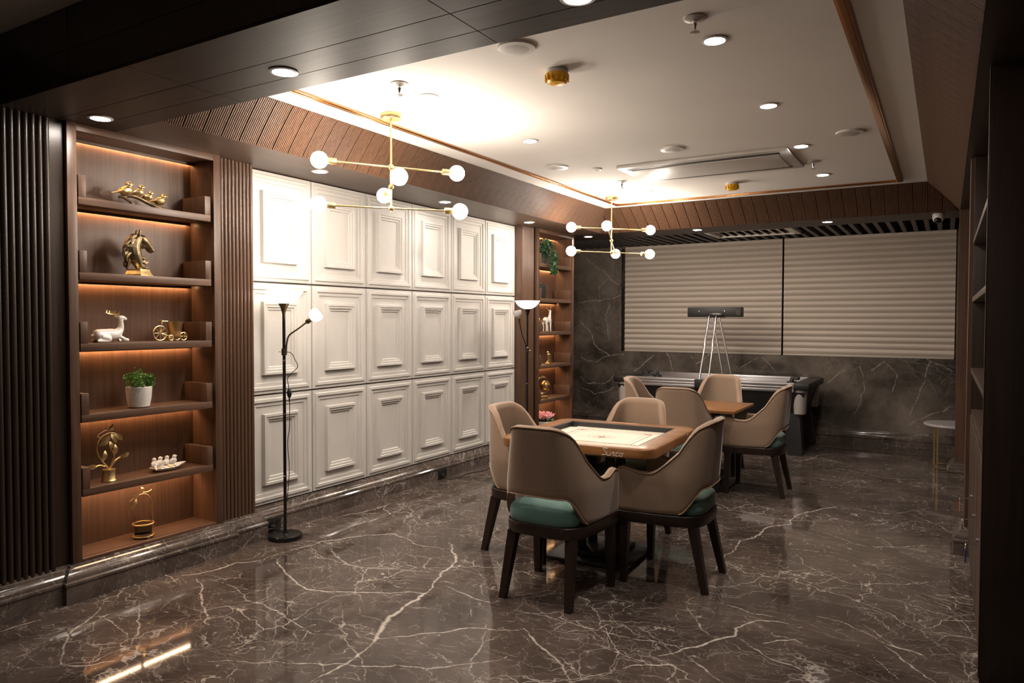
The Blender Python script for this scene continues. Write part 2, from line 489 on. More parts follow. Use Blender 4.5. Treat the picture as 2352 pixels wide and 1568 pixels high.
# ---- floor with its painted-in main veins
VEINS = [
 (1.0,[(1.24,3.87),(1.43,3.69),(1.52,3.55),(1.55,3.39),(1.6,3.25),(1.67,3.1)]),
 (1.6,[(1.67,3.1),(1.69,2.98),(1.69,2.86)]),
 (2.2,[(1.69,2.86),(1.71,2.73),(1.77,2.61),(1.83,2.49)]),
 (0.7,[(1.83,2.49),(1.86,2.35),(1.87,2.19),(1.86,2.07)]),
 (0.7,[(0.52,3.09),(0.73,2.93),(0.94,2.83),(1.08,2.78),(1.23,2.83),(1.39,2.92),(1.57,3.04),(1.72,3.06)]),
 (0.6,[(0.47,2.98),(0.48,3.19),(0.51,3.45),(0.63,3.64),(0.82,3.83),(1.06,3.73),(1.24,3.74),(1.34,3.74)]),
 (1.0,[(0.3,2.56),(0.38,2.7),(0.38,2.86),(0.47,2.98)]),
 (0.6,[(0.3,2.11),(0.42,2.0),(0.5,1.88),(0.6,1.77),(0.74,1.68),(0.85,1.62)]),
 (0.6,[(0.4,2.58),(0.54,2.52),(0.67,2.42),(0.82,2.33),(0.91,2.28),(1.05,2.19)]),
 (0.4,[(0.48,2.19),(0.64,2.09),(0.83,1.97),(0.92,1.88)]),
 (0.4,[(0.85,1.62),(0.95,1.68),(1.0,1.76)]),
 (0.5,[(0.25,1.64),(0.25,1.74),(0.27,1.83)]),
 (0.4,[(0.59,2.61),(0.76,2.58),(0.93,2.5),(1.09,2.5),(1.24,2.48),(1.4,2.43),(1.54,2.4)]),
 (0.5,[(1.83,2.52),(1.97,2.67),(2.13,2.84),(2.26,2.89),(2.35,2.96)]),
 (0.3,[(1.32,1.94),(1.45,2.03),(1.6,2.12),(1.8,2.2),(1.97,2.29),(2.18,2.4),(2.32,2.53),(2.47,2.75)]),
 (0.4,[(0.52,3.46),(0.74,3.32),(0.96,3.21),(1.11,3.21),(1.3,3.3),(1.56,3.4)]),
 (0.6,[(0.17,3.92),(0.24,4.15),(0.24,4.46)]),
 (0.4,[(0.21,4.44),(0.46,4.2),(0.64,4.1)]),
 (0.4,[(1.69,3.22),(1.87,3.18),(2.1,3.14)]),
 (0.3,[(1.41,2.72),(1.53,2.6),(1.61,2.5),(1.67,2.48),(1.86,2.35),(2.01,2.23),(2.06,2.18)]),
 (0.35,[(2.21,2.86),(2.3,2.65),(2.36,2.49),(2.44,2.41)]),
 (0.4,[(-0.01,2.59),(0.16,2.54),(0.4,2.46)]),
 (0.3,[(0.44,2.0),(0.64,1.97),(0.79,1.94),(0.88,1.89)]),
 (0.7,[(2.9,4.21),(2.9,4.39),(2.91,4.76),(2.9,4.94),(2.97,5.1),(2.98,5.28),(3.12,5.53),(3.13,5.84),(3.17,5.94),(3.35,6.24),(3.57,6.22),(3.82,6.19)]),
 (0.5,[(3.12,5.53),(3.34,5.44),(3.48,5.33),(3.62,5.24),(3.87,5.37),(4.12,5.52)]),
 (0.5,[(3.81,6.33),(3.97,6.15),(4.12,5.89)]),
 (0.8,[(3.0,3.03),(3.07,3.15),(3.15,3.27),(3.24,3.41),(3.22,3.5),(3.25,3.57),(3.31,3.66),(3.41,3.69),(3.45,3.68)]),
 (0.5,[(2.9,2.83),(2.98,2.92),(3.07,2.98),(3.1,2.97),(3.11,2.9),(3.1,2.83)]),
 (0.4,[(3.24,3.41),(3.32,3.34),(3.43,3.26),(3.54,3.24),(3.65,3.19)]),
 (0.4,[(2.25,3.13),(2.36,3.15),(2.49,3.14),(2.66,3.14),(2.77,3.13),(2.92,3.16),(3.07,3.18)]),
 (0.7,[(2.35,2.97),(2.47,2.87),(2.55,2.82),(2.64,2.76),(2.71,2.69),(2.78,2.62)]),
 (0.5,[(3.13,3.07),(3.2,3.03),(3.26,2.97),(3.31,2.94)]),
 (0.8,[(3.84,3.7),(3.94,3.67),(4.01,3.64)]),
 (0.6,[(3.85,3.66),(3.92,3.56),(3.99,3.47),(4.06,3.39)]),
 (0.3,[(3.01,3.81),(3.11,3.77),(3.25,3.72),(3.37,3.74)]),
 (0.35,[(2.93,3.66),(3.0,3.54),(3.08,3.41),(3.17,3.33)]),
 (0.35,[(2.54,5.66),(2.76,5.69),(3.08,5.7)]),
 (0.35,[(3.16,4.92),(3.35,4.64),(3.51,4.52),(3.64,4.44),(3.8,4.54),(3.98,4.66),(4.17,4.8)]),
 (0.3,[(2.69,5.05),(2.89,4.85)]),
 (0.35,[(3.02,4.88),(3.21,4.92),(3.4,4.96),(3.52,4.99)]),
 (0.35,[(3.51,3.85),(3.65,3.85),(3.76,3.77),(3.85,3.69)]),
 (0.3,[(4.01,4.41),(4.1,4.34),(4.19,4.18)]),
 (0.4,[(3.37,3.4),(3.49,3.52),(3.55,3.48)]),
 (0.4,[(3.74,3.87),(3.83,3.76),(3.9,3.67)]),
 (0.3,[(3.81,3.54),(3.92,3.35)]),
 (0.3,[(2.7,3.02),(2.84,2.97),(2.96,2.95),(3.04,2.89)]),
 (0.7,[(2.8,8.16),(2.88,8.53),(3.05,8.74),(3.36,8.77),(3.49,8.74)]),
 (0.6,[(2.83,8.02),(3.09,7.9),(3.38,7.76),(3.6,7.62),(3.85,7.69),(4.2,7.86)]),
 (0.5,[(2.95,7.25),(3.36,7.19),(3.58,7.04)]),
 (0.6,[(3.16,5.92),(3.3,6.18),(3.44,6.21),(3.66,6.21),(3.79,6.21)]),
]

def make_floor():
    x0, x1, y0, y1 = -.95, 4.95, -2.0, 9.75
    st = .008
    fx0, fx1, fy0, fy1 = 0.0, 4.35, 1.2, 9.0
    nx = int((fx1 - fx0) / st); ny = int((fy1 - fy0) / st)
    # coarser rows in depth further away
    xs = np.concatenate([[x0, -.4], np.linspace(fx0, fx1, nx // 1), [x1]])
    ys = [y0, .5, fy0]
    while ys[-1] < fy1: ys.append(ys[-1] + st * (1.0 if ys[-1] < 4.6 else 1.7))
    ys = np.array(ys + [y1])
    X, Y = np.meshgrid(xs, ys)
    F = np.full(X.shape, 6.0)
    rng = random.Random(5)
    for w, pl in VEINS:
        # roughen the line, then measure the distance to it
        pts = [np.array(p) for p in pl]
        for it in range(4):
            q = [pts[0]]
            for a, b in zip(pts[:-1], pts[1:]):
                d = b - a; ln = float(np.hypot(*d))
                if ln > .03:
                    nrm = np.array([-d[1], d[0]]) / max(ln, 1e-6)
                    q.append((a + b) / 2 + nrm * rng.uniform(-.11, .11) * ln)
                q.append(b)
            pts = q
        half0 = .0072 * w + .0045
        for i, (a, b) in enumerate(zip(pts[:-1], pts[1:])):
            half = half0 * (.45 + .55 * math.sin(math.pi * (i + .5) / (len(pts) - 1)) ** .6)
            pad = half * 5
            i0, i1 = np.searchsorted(xs, [min(a[0], b[0]) - pad, max(a[0], b[0]) + pad])
            j0, j1 = np.searchsorted(ys, [min(a[1], b[1]) - pad, max(a[1], b[1]) + pad])
            if i1 <= i0 or j1 <= j0: continue
            d = b - a; L2 = max(float(d @ d), 1e-9)
            XX = X[j0:j1, i0:i1]; YY = Y[j0:j1, i0:i1]
            t = np.clip(((XX - a[0]) * d[0] + (YY - a[1]) * d[1]) / L2, 0, 1)
            dist = np.hypot(XX - a[0] - t * d[0], YY - a[1] - t * d[1]) / (half * rng.uniform(.75, 1.2))
            F[j0:j1, i0:i1] = np.minimum(F[j0:j1, i0:i1], dist)
    nX, nY = len(xs), len(ys)
    me = bpy.data.meshes.new('floor')
    co = np.zeros((nX * nY, 3), np.float32)
    co[:, 0] = X.ravel(); co[:, 1] = Y.ravel()
    idx = np.arange(nX * nY).reshape(nY, nX)
    quads = np.stack([idx[:-1, :-1], idx[:-1, 1:], idx[1:, 1:], idx[1:, :-1]], -1).reshape(-1, 4)
    me.vertices.add(len(co)); me.vertices.foreach_set('co', co.ravel())
    me.loops.add(quads.size); me.loops.foreach_set('vertex_index', quads.ravel().astype(np.int32))
    me.polygons.add(len(quads))
    me.polygons.foreach_set('loop_start', np.arange(0, quads.size, 4, dtype=np.int32))
    me.update(calc_edges=True)
    at = me.attributes.new('vein', 'FLOAT', 'POINT')
    at.data.foreach_set('value', F.ravel().astype(np.float32))
    me.materials.append(M['marble_floor'])
    return struct(link('floor', me), 'polished brown marble floor with white veins', 'floor')
make_floor()

# ---- left wall: white panelling of eighteen stepped frames
wall_left = MB().box(-.14, -.02, PY0 - .1, 6.9, ZB, ZS).build('wall_left', 'paint', smooth=False)
struct(wall_left, 'white panelled wall of eighteen stepped picture-frame panels', 'wall')
def panel_mesh(w, h):
    rings = [(0, -.02), (.004, .016), (.024, .016), (.029, .026), (.048, .026), (.053, .014), (.076, .014), (.080, .006),
             (.132, .006), (.136, .034), (.152, .034), (.156, .027), (.170, .027), (.174, .016), (.188, .016), (.193, .006)]
    mb = MB()
    rr = []
    for ins, hx in rings:
        rr.append([(hx, ins, ins), (hx, w - ins, ins), (hx, w - ins, h - ins), (hx, ins, h - ins)])
    mb.loft(rr, cap0=False)
    me = mb.mesh('panel', smooth=False)
    me.materials.append(M['paint'])
    return me
rows = [(ZB, .959), (.959, 1.742), (1.742, ZS)]
for (za, zb) in rows:
    pm = panel_mesh(PW - .006, zb - za - .006)
    for k in range(6):
        link('panel', pm, wall_left, (0, PY0 + k * PW + .003, za + .003))

# ---- fluted columns and the recesses between them
def reeded(name, label, x, y0, y1, z0, z1, pitch, ya, yb, xback=-.14, mat='wood_reed'):
    o = MB().box(xback, x, y0, y1, z0, z1).build(name, mat, smooth=False)
    struct(o, label, 'column')
    n = max(1, int(round((yb - ya) / pitch)))
    p = (yb - ya) / n
    prof = [(0.0, -p / 2 + .001)]
    for k in range(9):
        a = math.pi * k / 8
        prof.append((.004 + math.sin(a) * p * .42, -math.cos(a) * (p / 2 - .0015)))
    prof.append((0.0, p / 2 - .001))
    mb = MB().loft([[(px, py, z0 + .002) for px, py in prof], [(px, py, z1 - .002) for px, py in prof]])
    me = mb.mesh('reed', True, 60); me.materials.append(M[mat])
    for k in range(n):
        link('reed', me, o, (x, ya + (k + .5) * p, 0))
    return o
reeded('column_fluted', 'reeded walnut wall section beside the tall lit shelf niche, in shadow', .11, -2.0, 2.035, .16, ZS, .033, .98, 1.965, mat='reed_shaded')
reeded('column_fluted', 'reeded walnut pilaster between lit shelf niche and white panelling', .095, 2.965, PY0, .16, ZS, .029, 2.985, PY0 - .004)
reeded('column_fluted', 'reeded walnut pilaster behind the far floor lamp', .095, 6.788, 7.068, .16, ZS, .022, 6.80, 7.055)
struct(MB().box(-.95, -.14, 7.995, 8.06, 0, 2.9).build('wall_left_return', 'wood_v', smooth=False), 'short dark wall behind the far shelf niche', 'wall')
struct(MB().box(-1.0, -.9, 8.06, 9.8, 0, 2.9).build('wall_left_far', 'marble_plain', smooth=False), 'dark marble side wall in the far corner', 'wall')
struct(MB().box(-.22, -.14, -2.0, 8.06, 0, 2.9).build('wall_left_core', 'wood_dark', smooth=False), 'wall behind the panelling', 'wall')

# ---- moulded marble plinth along the left wall
def plinth(name, path, top, side=1, parent=None, mat='marble_base'):
    prof = [(-.05, top), (.012, top), (.016, top - .012), (.026, top - .018), (.032, top - .034), (.044, top - .044),
            (.052, top - .058), (.052, top - .068), (.062, top - .076), (.062, top - .088), (.056, top - .094), (.058, 0.0), (-.05, 0.0)]
    P = [Vector((x, y)) for x, y in path]
    rings = []
    for i, p in enumerate(P):
        d0 = (P[i] - P[i - 1]).normalized() if i else (P[1] - P[0]).normalized()
        d1 = (P[i + 1] - P[i]).normalized() if i < len(P) - 1 else d0
        n0 = Vector((d0.y, -d0.x)) * side; n1 = Vector((d1.y, -d1.x)) * side
        nn = n0 + n1
        nn = nn / max(.3, nn.dot(n0)) if nn.length > 1e-6 else n0
        rings.append([(p.x + nn.x * o, p.y + nn.y * o, z) for o, z in prof])
    return MB().loft(rings).build(name, mat, parent, True, 30)
struct(plinth('baseboard_left', [(.11, -2.0), (.11, 2.03), (.14, 2.03), (.14, 2.968), (.098, 2.968), (.098, PY0), (0.0, PY0),
       (0.0, 6.788), (.098, 6.788), (.098, 7.06), (.14, 7.06), (.14, 8.0), (-.5, 8.0)], ZB - .003), 'moulded dark marble plinth along the panelled wall', 'baseboard')

# ---- back wall
WALLV = [(.8, [(-.56, 1.49), (-.43, 1.36), (-.33, 1.14), (-.19, 1.04), (-.09, .98)]), (.5, [(-.54, 1.74), (-.4, 1.77), (-.2, 1.78), (.07, 1.84)]),
  (.7, [(-.48, 2.41), (-.16, 2.18), (.07, 1.98)]), (.5, [(-.54, .65), (-.43, .56), (-.15, .58), (-.02, .7)]), (.5, [(-.54, .49), (-.32, .4), (-.02, .52)]),
  (.6, [(-.54, .94), (-.43, .88), (-.29, .88), (-.09, .97), (.13, .99)]), (.7, [(.15, .71), (.57, 1.0)]), (.6, [(3.82, 1.09), (3.97, .99), (4.15, .9)]),
  (.6, [(3.72, .27), (3.94, .41), (4.15, .51)]), (.4, [(3.91, 1.01), (3.87, .81), (3.78, .55), (3.72, .4)]), (.3, [(3.18, .94), (3.23, .63), (3.12, .35)]),
  (.4, [(1.09, 1.02), (1.18, .9), (1.42, 1.11)]), (.3, [(-.23, 1.71), (-.26, 1.96), (-.13, 2.08)]), (.35, [(-.09, 1.71), (-.16, 1.52), (-.09, 1.2)]),
  (.5, [(.76, 1.04), (.85, .8)]), (.4, [(2.04, 1.01), (2.2, .85)]), (.5, [(1.76, .86), (1.98, 1.01)]), (.4, [(3.3, .89), (3.44, 1.0), (3.58, .85), (3.53, .64)]), (.4, [(2.82, .71), (3.01, .88)])]

def vein_grid(name, x0, x1, z0, z1, y, depth, parent, mat):
    st = .009
    xs = np.linspace(x0, x1, int((x1 - x0) / st) + 2); zs = np.linspace(z0, z1, int((z1 - z0) / st) + 2)
    X, Z = np.meshgrid(xs, zs); F = np.full(X.shape, 6.0)
    rng = random.Random(8)
    for w, pl in WALLV:
        pts = [np.array(p) for p in pl]
        for it in range(4):
            q = [pts[0]]
            for a, b in zip(pts[:-1], pts[1:]):
                d = b - a; ln = float(np.hypot(*d))
                if ln > .04: q.append((a + b) / 2 + np.array([-d[1], d[0]]) * rng.uniform(-.10, .10))
                q.append(b)
            pts = q
        half = .008 * w + .006
        for a, b in zip(pts[:-1], pts[1:]):
            d = b - a; L2 = max(float(d @ d), 1e-9)
            t = np.clip(((X - a[0]) * d[0] + (Z - a[1]) * d[1]) / L2, 0, 1)
            F = np.minimum(F, np.hypot(X - a[0] - t * d[0], Z - a[1] - t * d[1]) / (half * rng.uniform(.6, 1.2)))
    n, m = len(xs), len(zs)
    idx = np.arange(n * m).reshape(m, n)
    quads = np.stack([idx[:-1, :-1], idx[:-1, 1:], idx[1:, 1:], idx[1:, :-1]], -1).reshape(-1, 4)
    v = np.stack([X.ravel(), np.full(n * m, y), Z.ravel()], 1)
    k = n * m
    back = [(x0, y, z0), (x1, y, z0), (x1, y, z1), (x0, y, z1), (x0, y + depth, z0), (x1, y + depth, z0), (x1, y + depth, z1), (x0, y + depth, z1)]
    me = bpy.data.meshes.new(name)
    me.from_pydata([tuple(p) for p in v] + back, [], [tuple(q) for q in quads.tolist()] + [(k + a, k + b, k + c, k + d) for a, b, c, d in
                   ((0, 4, 5, 1), (1, 5, 6, 2), (2, 6, 7, 3), (3, 7, 4, 0), (5, 4, 7, 6))])
    at = me.attributes.new('vein', 'FLOAT', 'POINT')
    at.data.foreach_set('value', np.r_[F.ravel(), np.full(8, 6.0)].astype(np.float32))
    me.materials.append(M[mat])
    return link(name, me, parent)
wb = struct(vein_grid('wall_back', -.95, .135, 0, 2.9, YW, .25, None, 'marble_wall'), 'dark veined marble wall around the window', 'wall')
vein_grid('marble_slab', .135, 4.16, 0, 1.045, YW, .25, wb, 'marble_wall')
MB().box(4.16, 4.95, YW, YW + .25, 0, 2.9).build('marble_slab', 'marble_plain', wb, smooth=False)
MB().box(.135, 4.16, YW, YW + .25, 2.56, 2.9).build('marble_slab', 'marble_plain', wb, smooth=False)
MB().box(.135, 4.16, YW + .19, YW + .25, 1.04, 2.57).build('dark_pane', 'void', wb, smooth=False)
MB().box(.098, .112, YW - .012, YW, 1.05, 2.5).build('frame_strip', 'black_gloss', wb, smooth=False)
MB().box(.122, .135, YW - .018, YW + .04, 1.05, 2.5).build('frame_strip', 'black_gloss', wb, smooth=False)
struct(plinth('baseboard_back', [(-.9, YW), (4.9, YW)], .17), 'dark marble plinth under the window wall', 'baseboard')

# ---- window blinds: stacked curved bands hanging in the window
def blind(label, x0, x1):
    t = thing('window_blind', label, 'blind', ((x0 + x1) / 2, YW + .022, 1.05), group='zebra window blinds')
    w = (x1 - x0) / 2
    n = 20; z0, z1 = .018, 1.475
    p = (z1 - z0) / n
    prof = [(-.012 * math.sin(math.pi * k / 8) ** .8 - .002 * (k / 8), p * k / 8) for k in range(9)]
    ring = prof + [(.006, p), (.006, 0)]
    me = MB().loft([[(-w, y, z) for y, z in ring], [(w, y, z) for y, z in ring]]).mesh('band', True, 50)
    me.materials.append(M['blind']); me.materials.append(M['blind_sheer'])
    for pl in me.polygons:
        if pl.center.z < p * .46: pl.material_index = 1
    for k in range(n): link('band', me, t, (0, 0, z0 + k * p))
    MB().box(-w, w, -.018, .012, -.004, .018, .004).build('bottom_rail', 'rail', t)
    return t
blind('beige zebra blind behind the score box of the air hockey table', .138, 2.268)
blind('beige zebra blind above the bare marble wall and round side table', 2.29, 4.15)

# ---- right wall with its pillars
struct(MB().box(4.62, 4.75, -2.0, 9.7, 0, 2.9).build('wall_right', 'wood_dark', smooth=False), 'dark wooden wall behind the right hand shelving', 'wall')
def pillar(label, x, y0, y1, top, pl):
    o = MB().box(x, 4.63, y0, y1, 0, ZS).build('pillar', 'wood_v', smooth=False)
    struct(o, label, 'pillar')
    b = plinth('plinth', [(4.6, y0), (x, y0), (x, y1), (4.6, y1)], .17, side=-1, parent=o)
    return o
pillar('walnut pillar with marble foot in front of the round side table', 4.155, 7.86, 8.12, ZS, 0)
pillar('dark walnut pillar with marble foot at the end of the key cupboard', 4.185, 5.40, 5.60, ZS, 0)

# ---- soffit boards, beam and front ceiling
sof = struct(MB().box(-.14, XL, YB1, YK + .0, ZS, ZS + .03).build('soffit_left', 'soffit_y', smooth=False), 'brown wooden soffit above the white panelling', 'soffit')
MB().box(-.95, 4.7, YK, 8.45, ZS, ZS + .03).build('soffit_back', 'soffit_x', smooth=False)
struct(bpy.data.objects['soffit_back'], 'brown wooden soffit along the back with two downlights', 'soffit')
MB().box(XR, 4.7, YB1, YK, ZS, ZS + .03).build('soffit_right', 'wood_dark', smooth=False)
struct(bpy.data.objects['soffit_right'], 'dark wooden soffit above the right hand shelving', 'soffit')
beam = struct(MB().box(-.95, 4.75, YB0 + .012, YB1, ZS + .012, 2.95).build('beam', 'wood_dark', smooth=False), 'wide dark wooden ceiling beam with three downlights', 'beam')
xj = [-.95, 1.192, 2.62, 4.05, 4.75]
for j, (ya, yb) in enumerate(((YB0, 1.995), (1.995, 2.163), (2.163, YB1))):
    for a, b in zip(xj[:-1], xj[1:]):
        MB().box(a + .0015, b - .0015, ya + (.0015 if j else 0), yb - (.0015 if j < 2 else 0), ZS, ZS + .012, .001).build('board', 'soffit_x', beam, smooth=False)
for a, b in zip([-.95, .75, 2.62], [.75, 2.62, 4.75]):
    for za, zb in ((ZS + .0125, 2.66), (2.66, ZF)):
        MB().box(a + .0015, b - .0015, YB0, YB0 + .012, za + .001, zb - .001, .001).build('fascia_board', 'wood_dark', beam, smooth=False)
struct(MB().box(-.95, 4.75, -2.0, YB0, ZF, ZF + .05).build('ceiling_front', 'dim_ceil', smooth=False), 'dim plain ceiling in front of the beam', 'ceiling')

# ---- sloped ribbed coving round the tray, one plank after another
PITCH = .1195
def coving(name, label, p_bot, p_top, dirv, length, m0, m1, pitch=PITCH):
    """planks along dirv from p_bot; p_top - p_bot is the slope; m0/m1: mitre cut-back at the top of either end"""
    o = thing(name, label, 'coving', kind='structure')
    pb = Vector(p_bot); slope = Vector(p_top) - pb; d = Vector(dirv)
    nrm = d.cross(slope).normalized()
    if nrm.z > 0: nrm = -nrm
    n = int(math.ceil(length / pitch)); ribs = 9; rows = 5
    cache = None
    for k in range(n):
        s0, s1 = k * pitch, min(length, (k + 1) * pitch)
        full = s0 >= m0 and s1 <= length - m1 and abs(s1 - s0 - pitch) < 1e-6
        if full and cache is not None:
            link('plank', cache, o, pb + d * s0); continue
        base = pb + d * s0
        cols = []
        w = s1 - s0 - .003
        for r in range(ribs):
            for e, hgt in ((0.02, 0), (.12, .0035), (.62, .0035), (.72, 0)):
                cols.append(((r + e) / ribs * w + .0015, hgt))
        vs = []; fs = []
        for i in range(rows + 1):
            t = i / rows
            sag = .005 * math.sin(math.pi * t)
            for s, hgt in cols:
                sa = min(max(s0 + s, m0 * t), length - m1 * t) - s0
                q = d * sa + slope * t + nrm * (hgt - sag)
                vs.append(tuple(q))
        nc = len(cols)
        for i in range(rows):
            for c in range(nc - 1):
                fs.append((i * nc + c, i * nc + c + 1, (i + 1) * nc + c + 1, (i + 1) * nc + c))
        me = MB().add(vs, fs).mesh('plank', False); me.materials.append(M['wood_rib'])
        if full: cache = me
        link('plank', me, o, base)
    # solid backing so that no light passes the joints
    bk = nrm * -.010
    q = [pb + bk, pb + d * length + bk, pb + d * (length - m1) + slope + bk, pb + d * m0 + slope + bk]
    q2 = [v - nrm * .02 for v in q]
    MB().add([tuple(v) for v in q + q2], [(0, 1, 2, 3), (7, 6, 5, 4), (0, 4, 5, 1), (1, 5, 6, 2), (2, 6, 7, 3), (3, 7, 4, 0)]).build('backing', 'wood_dark', o, smooth=False)
    return o
coving('coving_left', 'sloped ribbed walnut coving above the white panelling', (XL, YB1, ZS), (TL, YB1, ZC), (0, 1, 0), YK - YB1, 0, YK - TK)
coving('coving_back', 'sloped ribbed walnut coving above the back soffit', (XL, YK, ZS), (XL, TK, ZC), (1, 0, 0), XR - XL, TL - XL, XR - TR)
coving('coving_right', 'shadowed sloped walnut coving above the right hand shelving', (XR, YB1, ZS), (TR, YB1, ZC), (0, 1, 0), YK - YB1, 0, YK - TK)

# ---- tray ceiling and copper trim
struct(MB().box(-.2, 4.8, YB1 - .3, 8.0, ZC + .001, ZC + .05).build('ceiling', 'ceil', smooth=False), 'white tray ceiling with downlights and air vent', 'ceiling')
def trim_bar(name, label, x0, x1, y0, y1):
    o = MB().box(x0, x1, y0, y1, ZC - .012, ZC + .002, .003).build(name, 'copper', smooth=True)
    struct(o, label, 'trim')
    mb = MB()
    if x1 - x0 < y1 - y0: mb.box(x0 + .010, x1 - .010, y0, y1, ZC - .020, ZC - .011, .002)
    else: mb.box(x0, x1, y0 + .010, y1 - .010, ZC - .020, ZC - .011, .002)
    mb.build('bead', 'copper', o)
trim_bar('trim_1', 'copper strip on the ceiling along the panelled wall side', .955, .990, YB1, 7.36)
trim_bar('trim_2', 'copper strip on the ceiling along the shelving side', 3.665, 3.715, YB1, 7.36)
trim_bar('trim_3', 'copper strip on the ceiling along the back', .955, 3.715, 7.33, 7.365)

# ---- dark slatted ceiling beyond the back soffit
sl = thing('ceiling_slats', 'dark slatted ceiling in front of the window blinds', 'ceiling', kind='structure')
MB().box(-.95, 4.75, 8.44, YW + .3, 2.86, 2.90).build('void_panel', 'void', sl, smooth=False)
MB().box(-.95, 4.75, 8.44, 8.46, ZS + .03, 2.88).build('void_panel', 'void', sl, smooth=False)
def slat_mesh(y0, y1):
    me = MB().box(-.022, .022, y0, y1, 2.52, 2.575, .002).mesh('slat', False); me.materials.append(M['slat']); return me
long_s, short_s = slat_mesh(8.45, YW - .002), slat_mesh(9.20, YW - .002)
k = 0
x = -.85
while x < 4.6:
    link('slat', short_s if 1.52 < x < 2.62 else long_s, sl, (x, 0, 0))
    x += .118
av = thing('ceiling_air_vent', 'grey louvred air vent set in the dark slatted ceiling', 'air vent', (2.07, 8.84, 2.53))
MB().box(-.50, .50, -.34, -.28, -.012, .03, .003).build('frame', 'plastic', av)
MB().box(-.50, .50, .28, .34, -.012, .03, .003).build('frame', 'plastic', av)
MB().box(-.50, -.44, -.28, .28, -.012, .03, .003).build('frame', 'plastic', av)
MB().box(.44, .50, -.28, .28, -.012, .03, .003).build('frame', 'plastic', av)
lv = MB().box(-.035, .035, -.28, .28, 0, .006).mesh('louvre', False); lv.materials.append(M['plastic'])
for k in range(9):
    o = link('louvre', lv, av, (-.39 + k * .0975, 0, .008)); o.rotation_euler[1] = .35

# =================================================================== LIGHT FITTINGS IN THE CEILING
def downlight(label, x, y, z, power=SPOT_W, angle=72, blend=.35, lens='disc'):
    t = thing('downlight', label, 'downlight', (x, y, z), group='recessed downlights')
    MB().lathe([(.044, .002), (.058, .0), (.060, -.004), (.046, -.006), (.044, .002)], 28).build('rim', 'plastic', t)
    MB().lathe([(.0, -.003), (.044, -.003), (.044, .001), (.0, .001)], 28).build('lens', lens, t)
    ld = bpy.data.lights.new('downlight_beam', 'SPOT')
    ld.energy = power; ld.color = NEUTRAL; ld.spot_size = math.radians(angle); ld.spot_blend = blend
    ld.shadow_soft_size = .04
    lo = bpy.data.objects.new('downlight_beam', ld); COL.objects.link(lo)
    lo.parent = t; lo.location = (0, 0, -.012)
    return t
for lab, x, y in (('recessed downlight in the beam above the lit shelf niche', .344, 2.10),
                  ('recessed downlight in the middle of the dark beam', 1.694, 2.10),
                  ('recessed downlight in the beam cut by the top edge of the picture', 3.044, 2.10),
                  ('recessed downlight in the soffit above the near floor lamp', .33, 3.62),
                  ('recessed downlight in the soffit above the middle of the white panelling', .315, 5.10),
                  ('recessed downlight in the soffit above the far floor lamp', .30, 6.60),
                  ('recessed downlight in the soffit above the dark marble corner', .285, 8.09),
                  ('recessed downlight in the back soffit above the left blind', 1.637, 8.10),
                  ('recessed downlight in the back soffit above the right blind', 2.995, 8.12)):
    downlight(lab, x, y, ZS, SPOT_W * .62, 70, .18, 'disc_soffit')
for lab, x, y in (('nearest downlight in the white ceiling, beside a sprinkler near the beam', 3.15, 3.29),
                  ('second downlight from the beam in the right row of the white ceiling', 3.15, 4.44),
                  ('downlight in the white ceiling at the near corner of the air vent', 3.145, 5.58),
                  ('farthest downlight in the right row of the white ceiling', 3.13, 6.76),
                  ('faint downlight in the white ceiling behind the near chandelier rod', 1.53, 3.29),
                  ('downlight in the white ceiling between the two chandeliers', 1.53, 4.45),
                  ('faint downlight in the white ceiling beside the far chandelier', 1.53, 6.78)):
    downlight(lab, x, y, ZC, SPOT_W * (.55 if 'faint' in lab else .9), 80, .5)

def ceiling_disc(name, label, cat, x, y, r, group):
    t = thing(name, label, cat, (x, y, ZC), group=group)
    MB().lathe([(r * .80, -.012), (r, -.010), (r * 1.03, -.002), (r * 1.03, .003), (r * .8, .003)], 32).build('rim', 'plastic', t)
    MB().lathe([(.0, -.015), (r * .5, -.0145), (r * .80, -.010), (r * .8, .002), (0, .002)], 32).build('grille', 'grille', t)
for lab, x, y in (('round ceiling speaker half tucked behind the beam edge', 2.34, 2.905), ('round ceiling speaker above the near edge of the air vent', 2.32, 5.19),
                  ('round ceiling speaker near the copper strip by the panelled wall', 1.298, 5.32), ('round ceiling speaker near the copper strip by the shelving', 3.494, 5.34)):
    ceiling_disc('ceiling_speaker', lab, 'speaker', x, y, .088, 'round ceiling speakers')
ceiling_disc('presence_sensor', 'small round white sensor at the near corner of the ceiling air vent', 'sensor', 1.547, 5.56, .04, None)
def sprinkler(label, x, y):
    t = thing('sprinkler', label, 'sprinkler', (x, y, ZC), group='ceiling sprinklers')
    MB().lathe([(.0, -.012), (.022, -.012), (.048, -.004), (.050, .002), (0, .002)], 28).build('rosette', 'silver', t)
    MB().lathe([(.009, -.012), (.009, -.030), (.006, -.034), (.005, -.052), (.004, -.058)], 14).build('stem', 'chrome', t)
    MB().lathe([(.0, -.058), (.020, -.057), (.020, -.061), (.0, -.064)], 20).build('deflector', 'chrome', t)
sprinkler('ceiling sprinkler just above the near chandelier', 1.536, 3.03)
sprinkler('ceiling sprinkler beside the nearest downlight by the beam', 3.145, 3.01)
sprinkler('ceiling sprinkler above the far chandelier, short of the back trim', 1.511, 6.18)
sprinkler('ceiling sprinkler beside the end of the air vent', 3.142, 6.16)
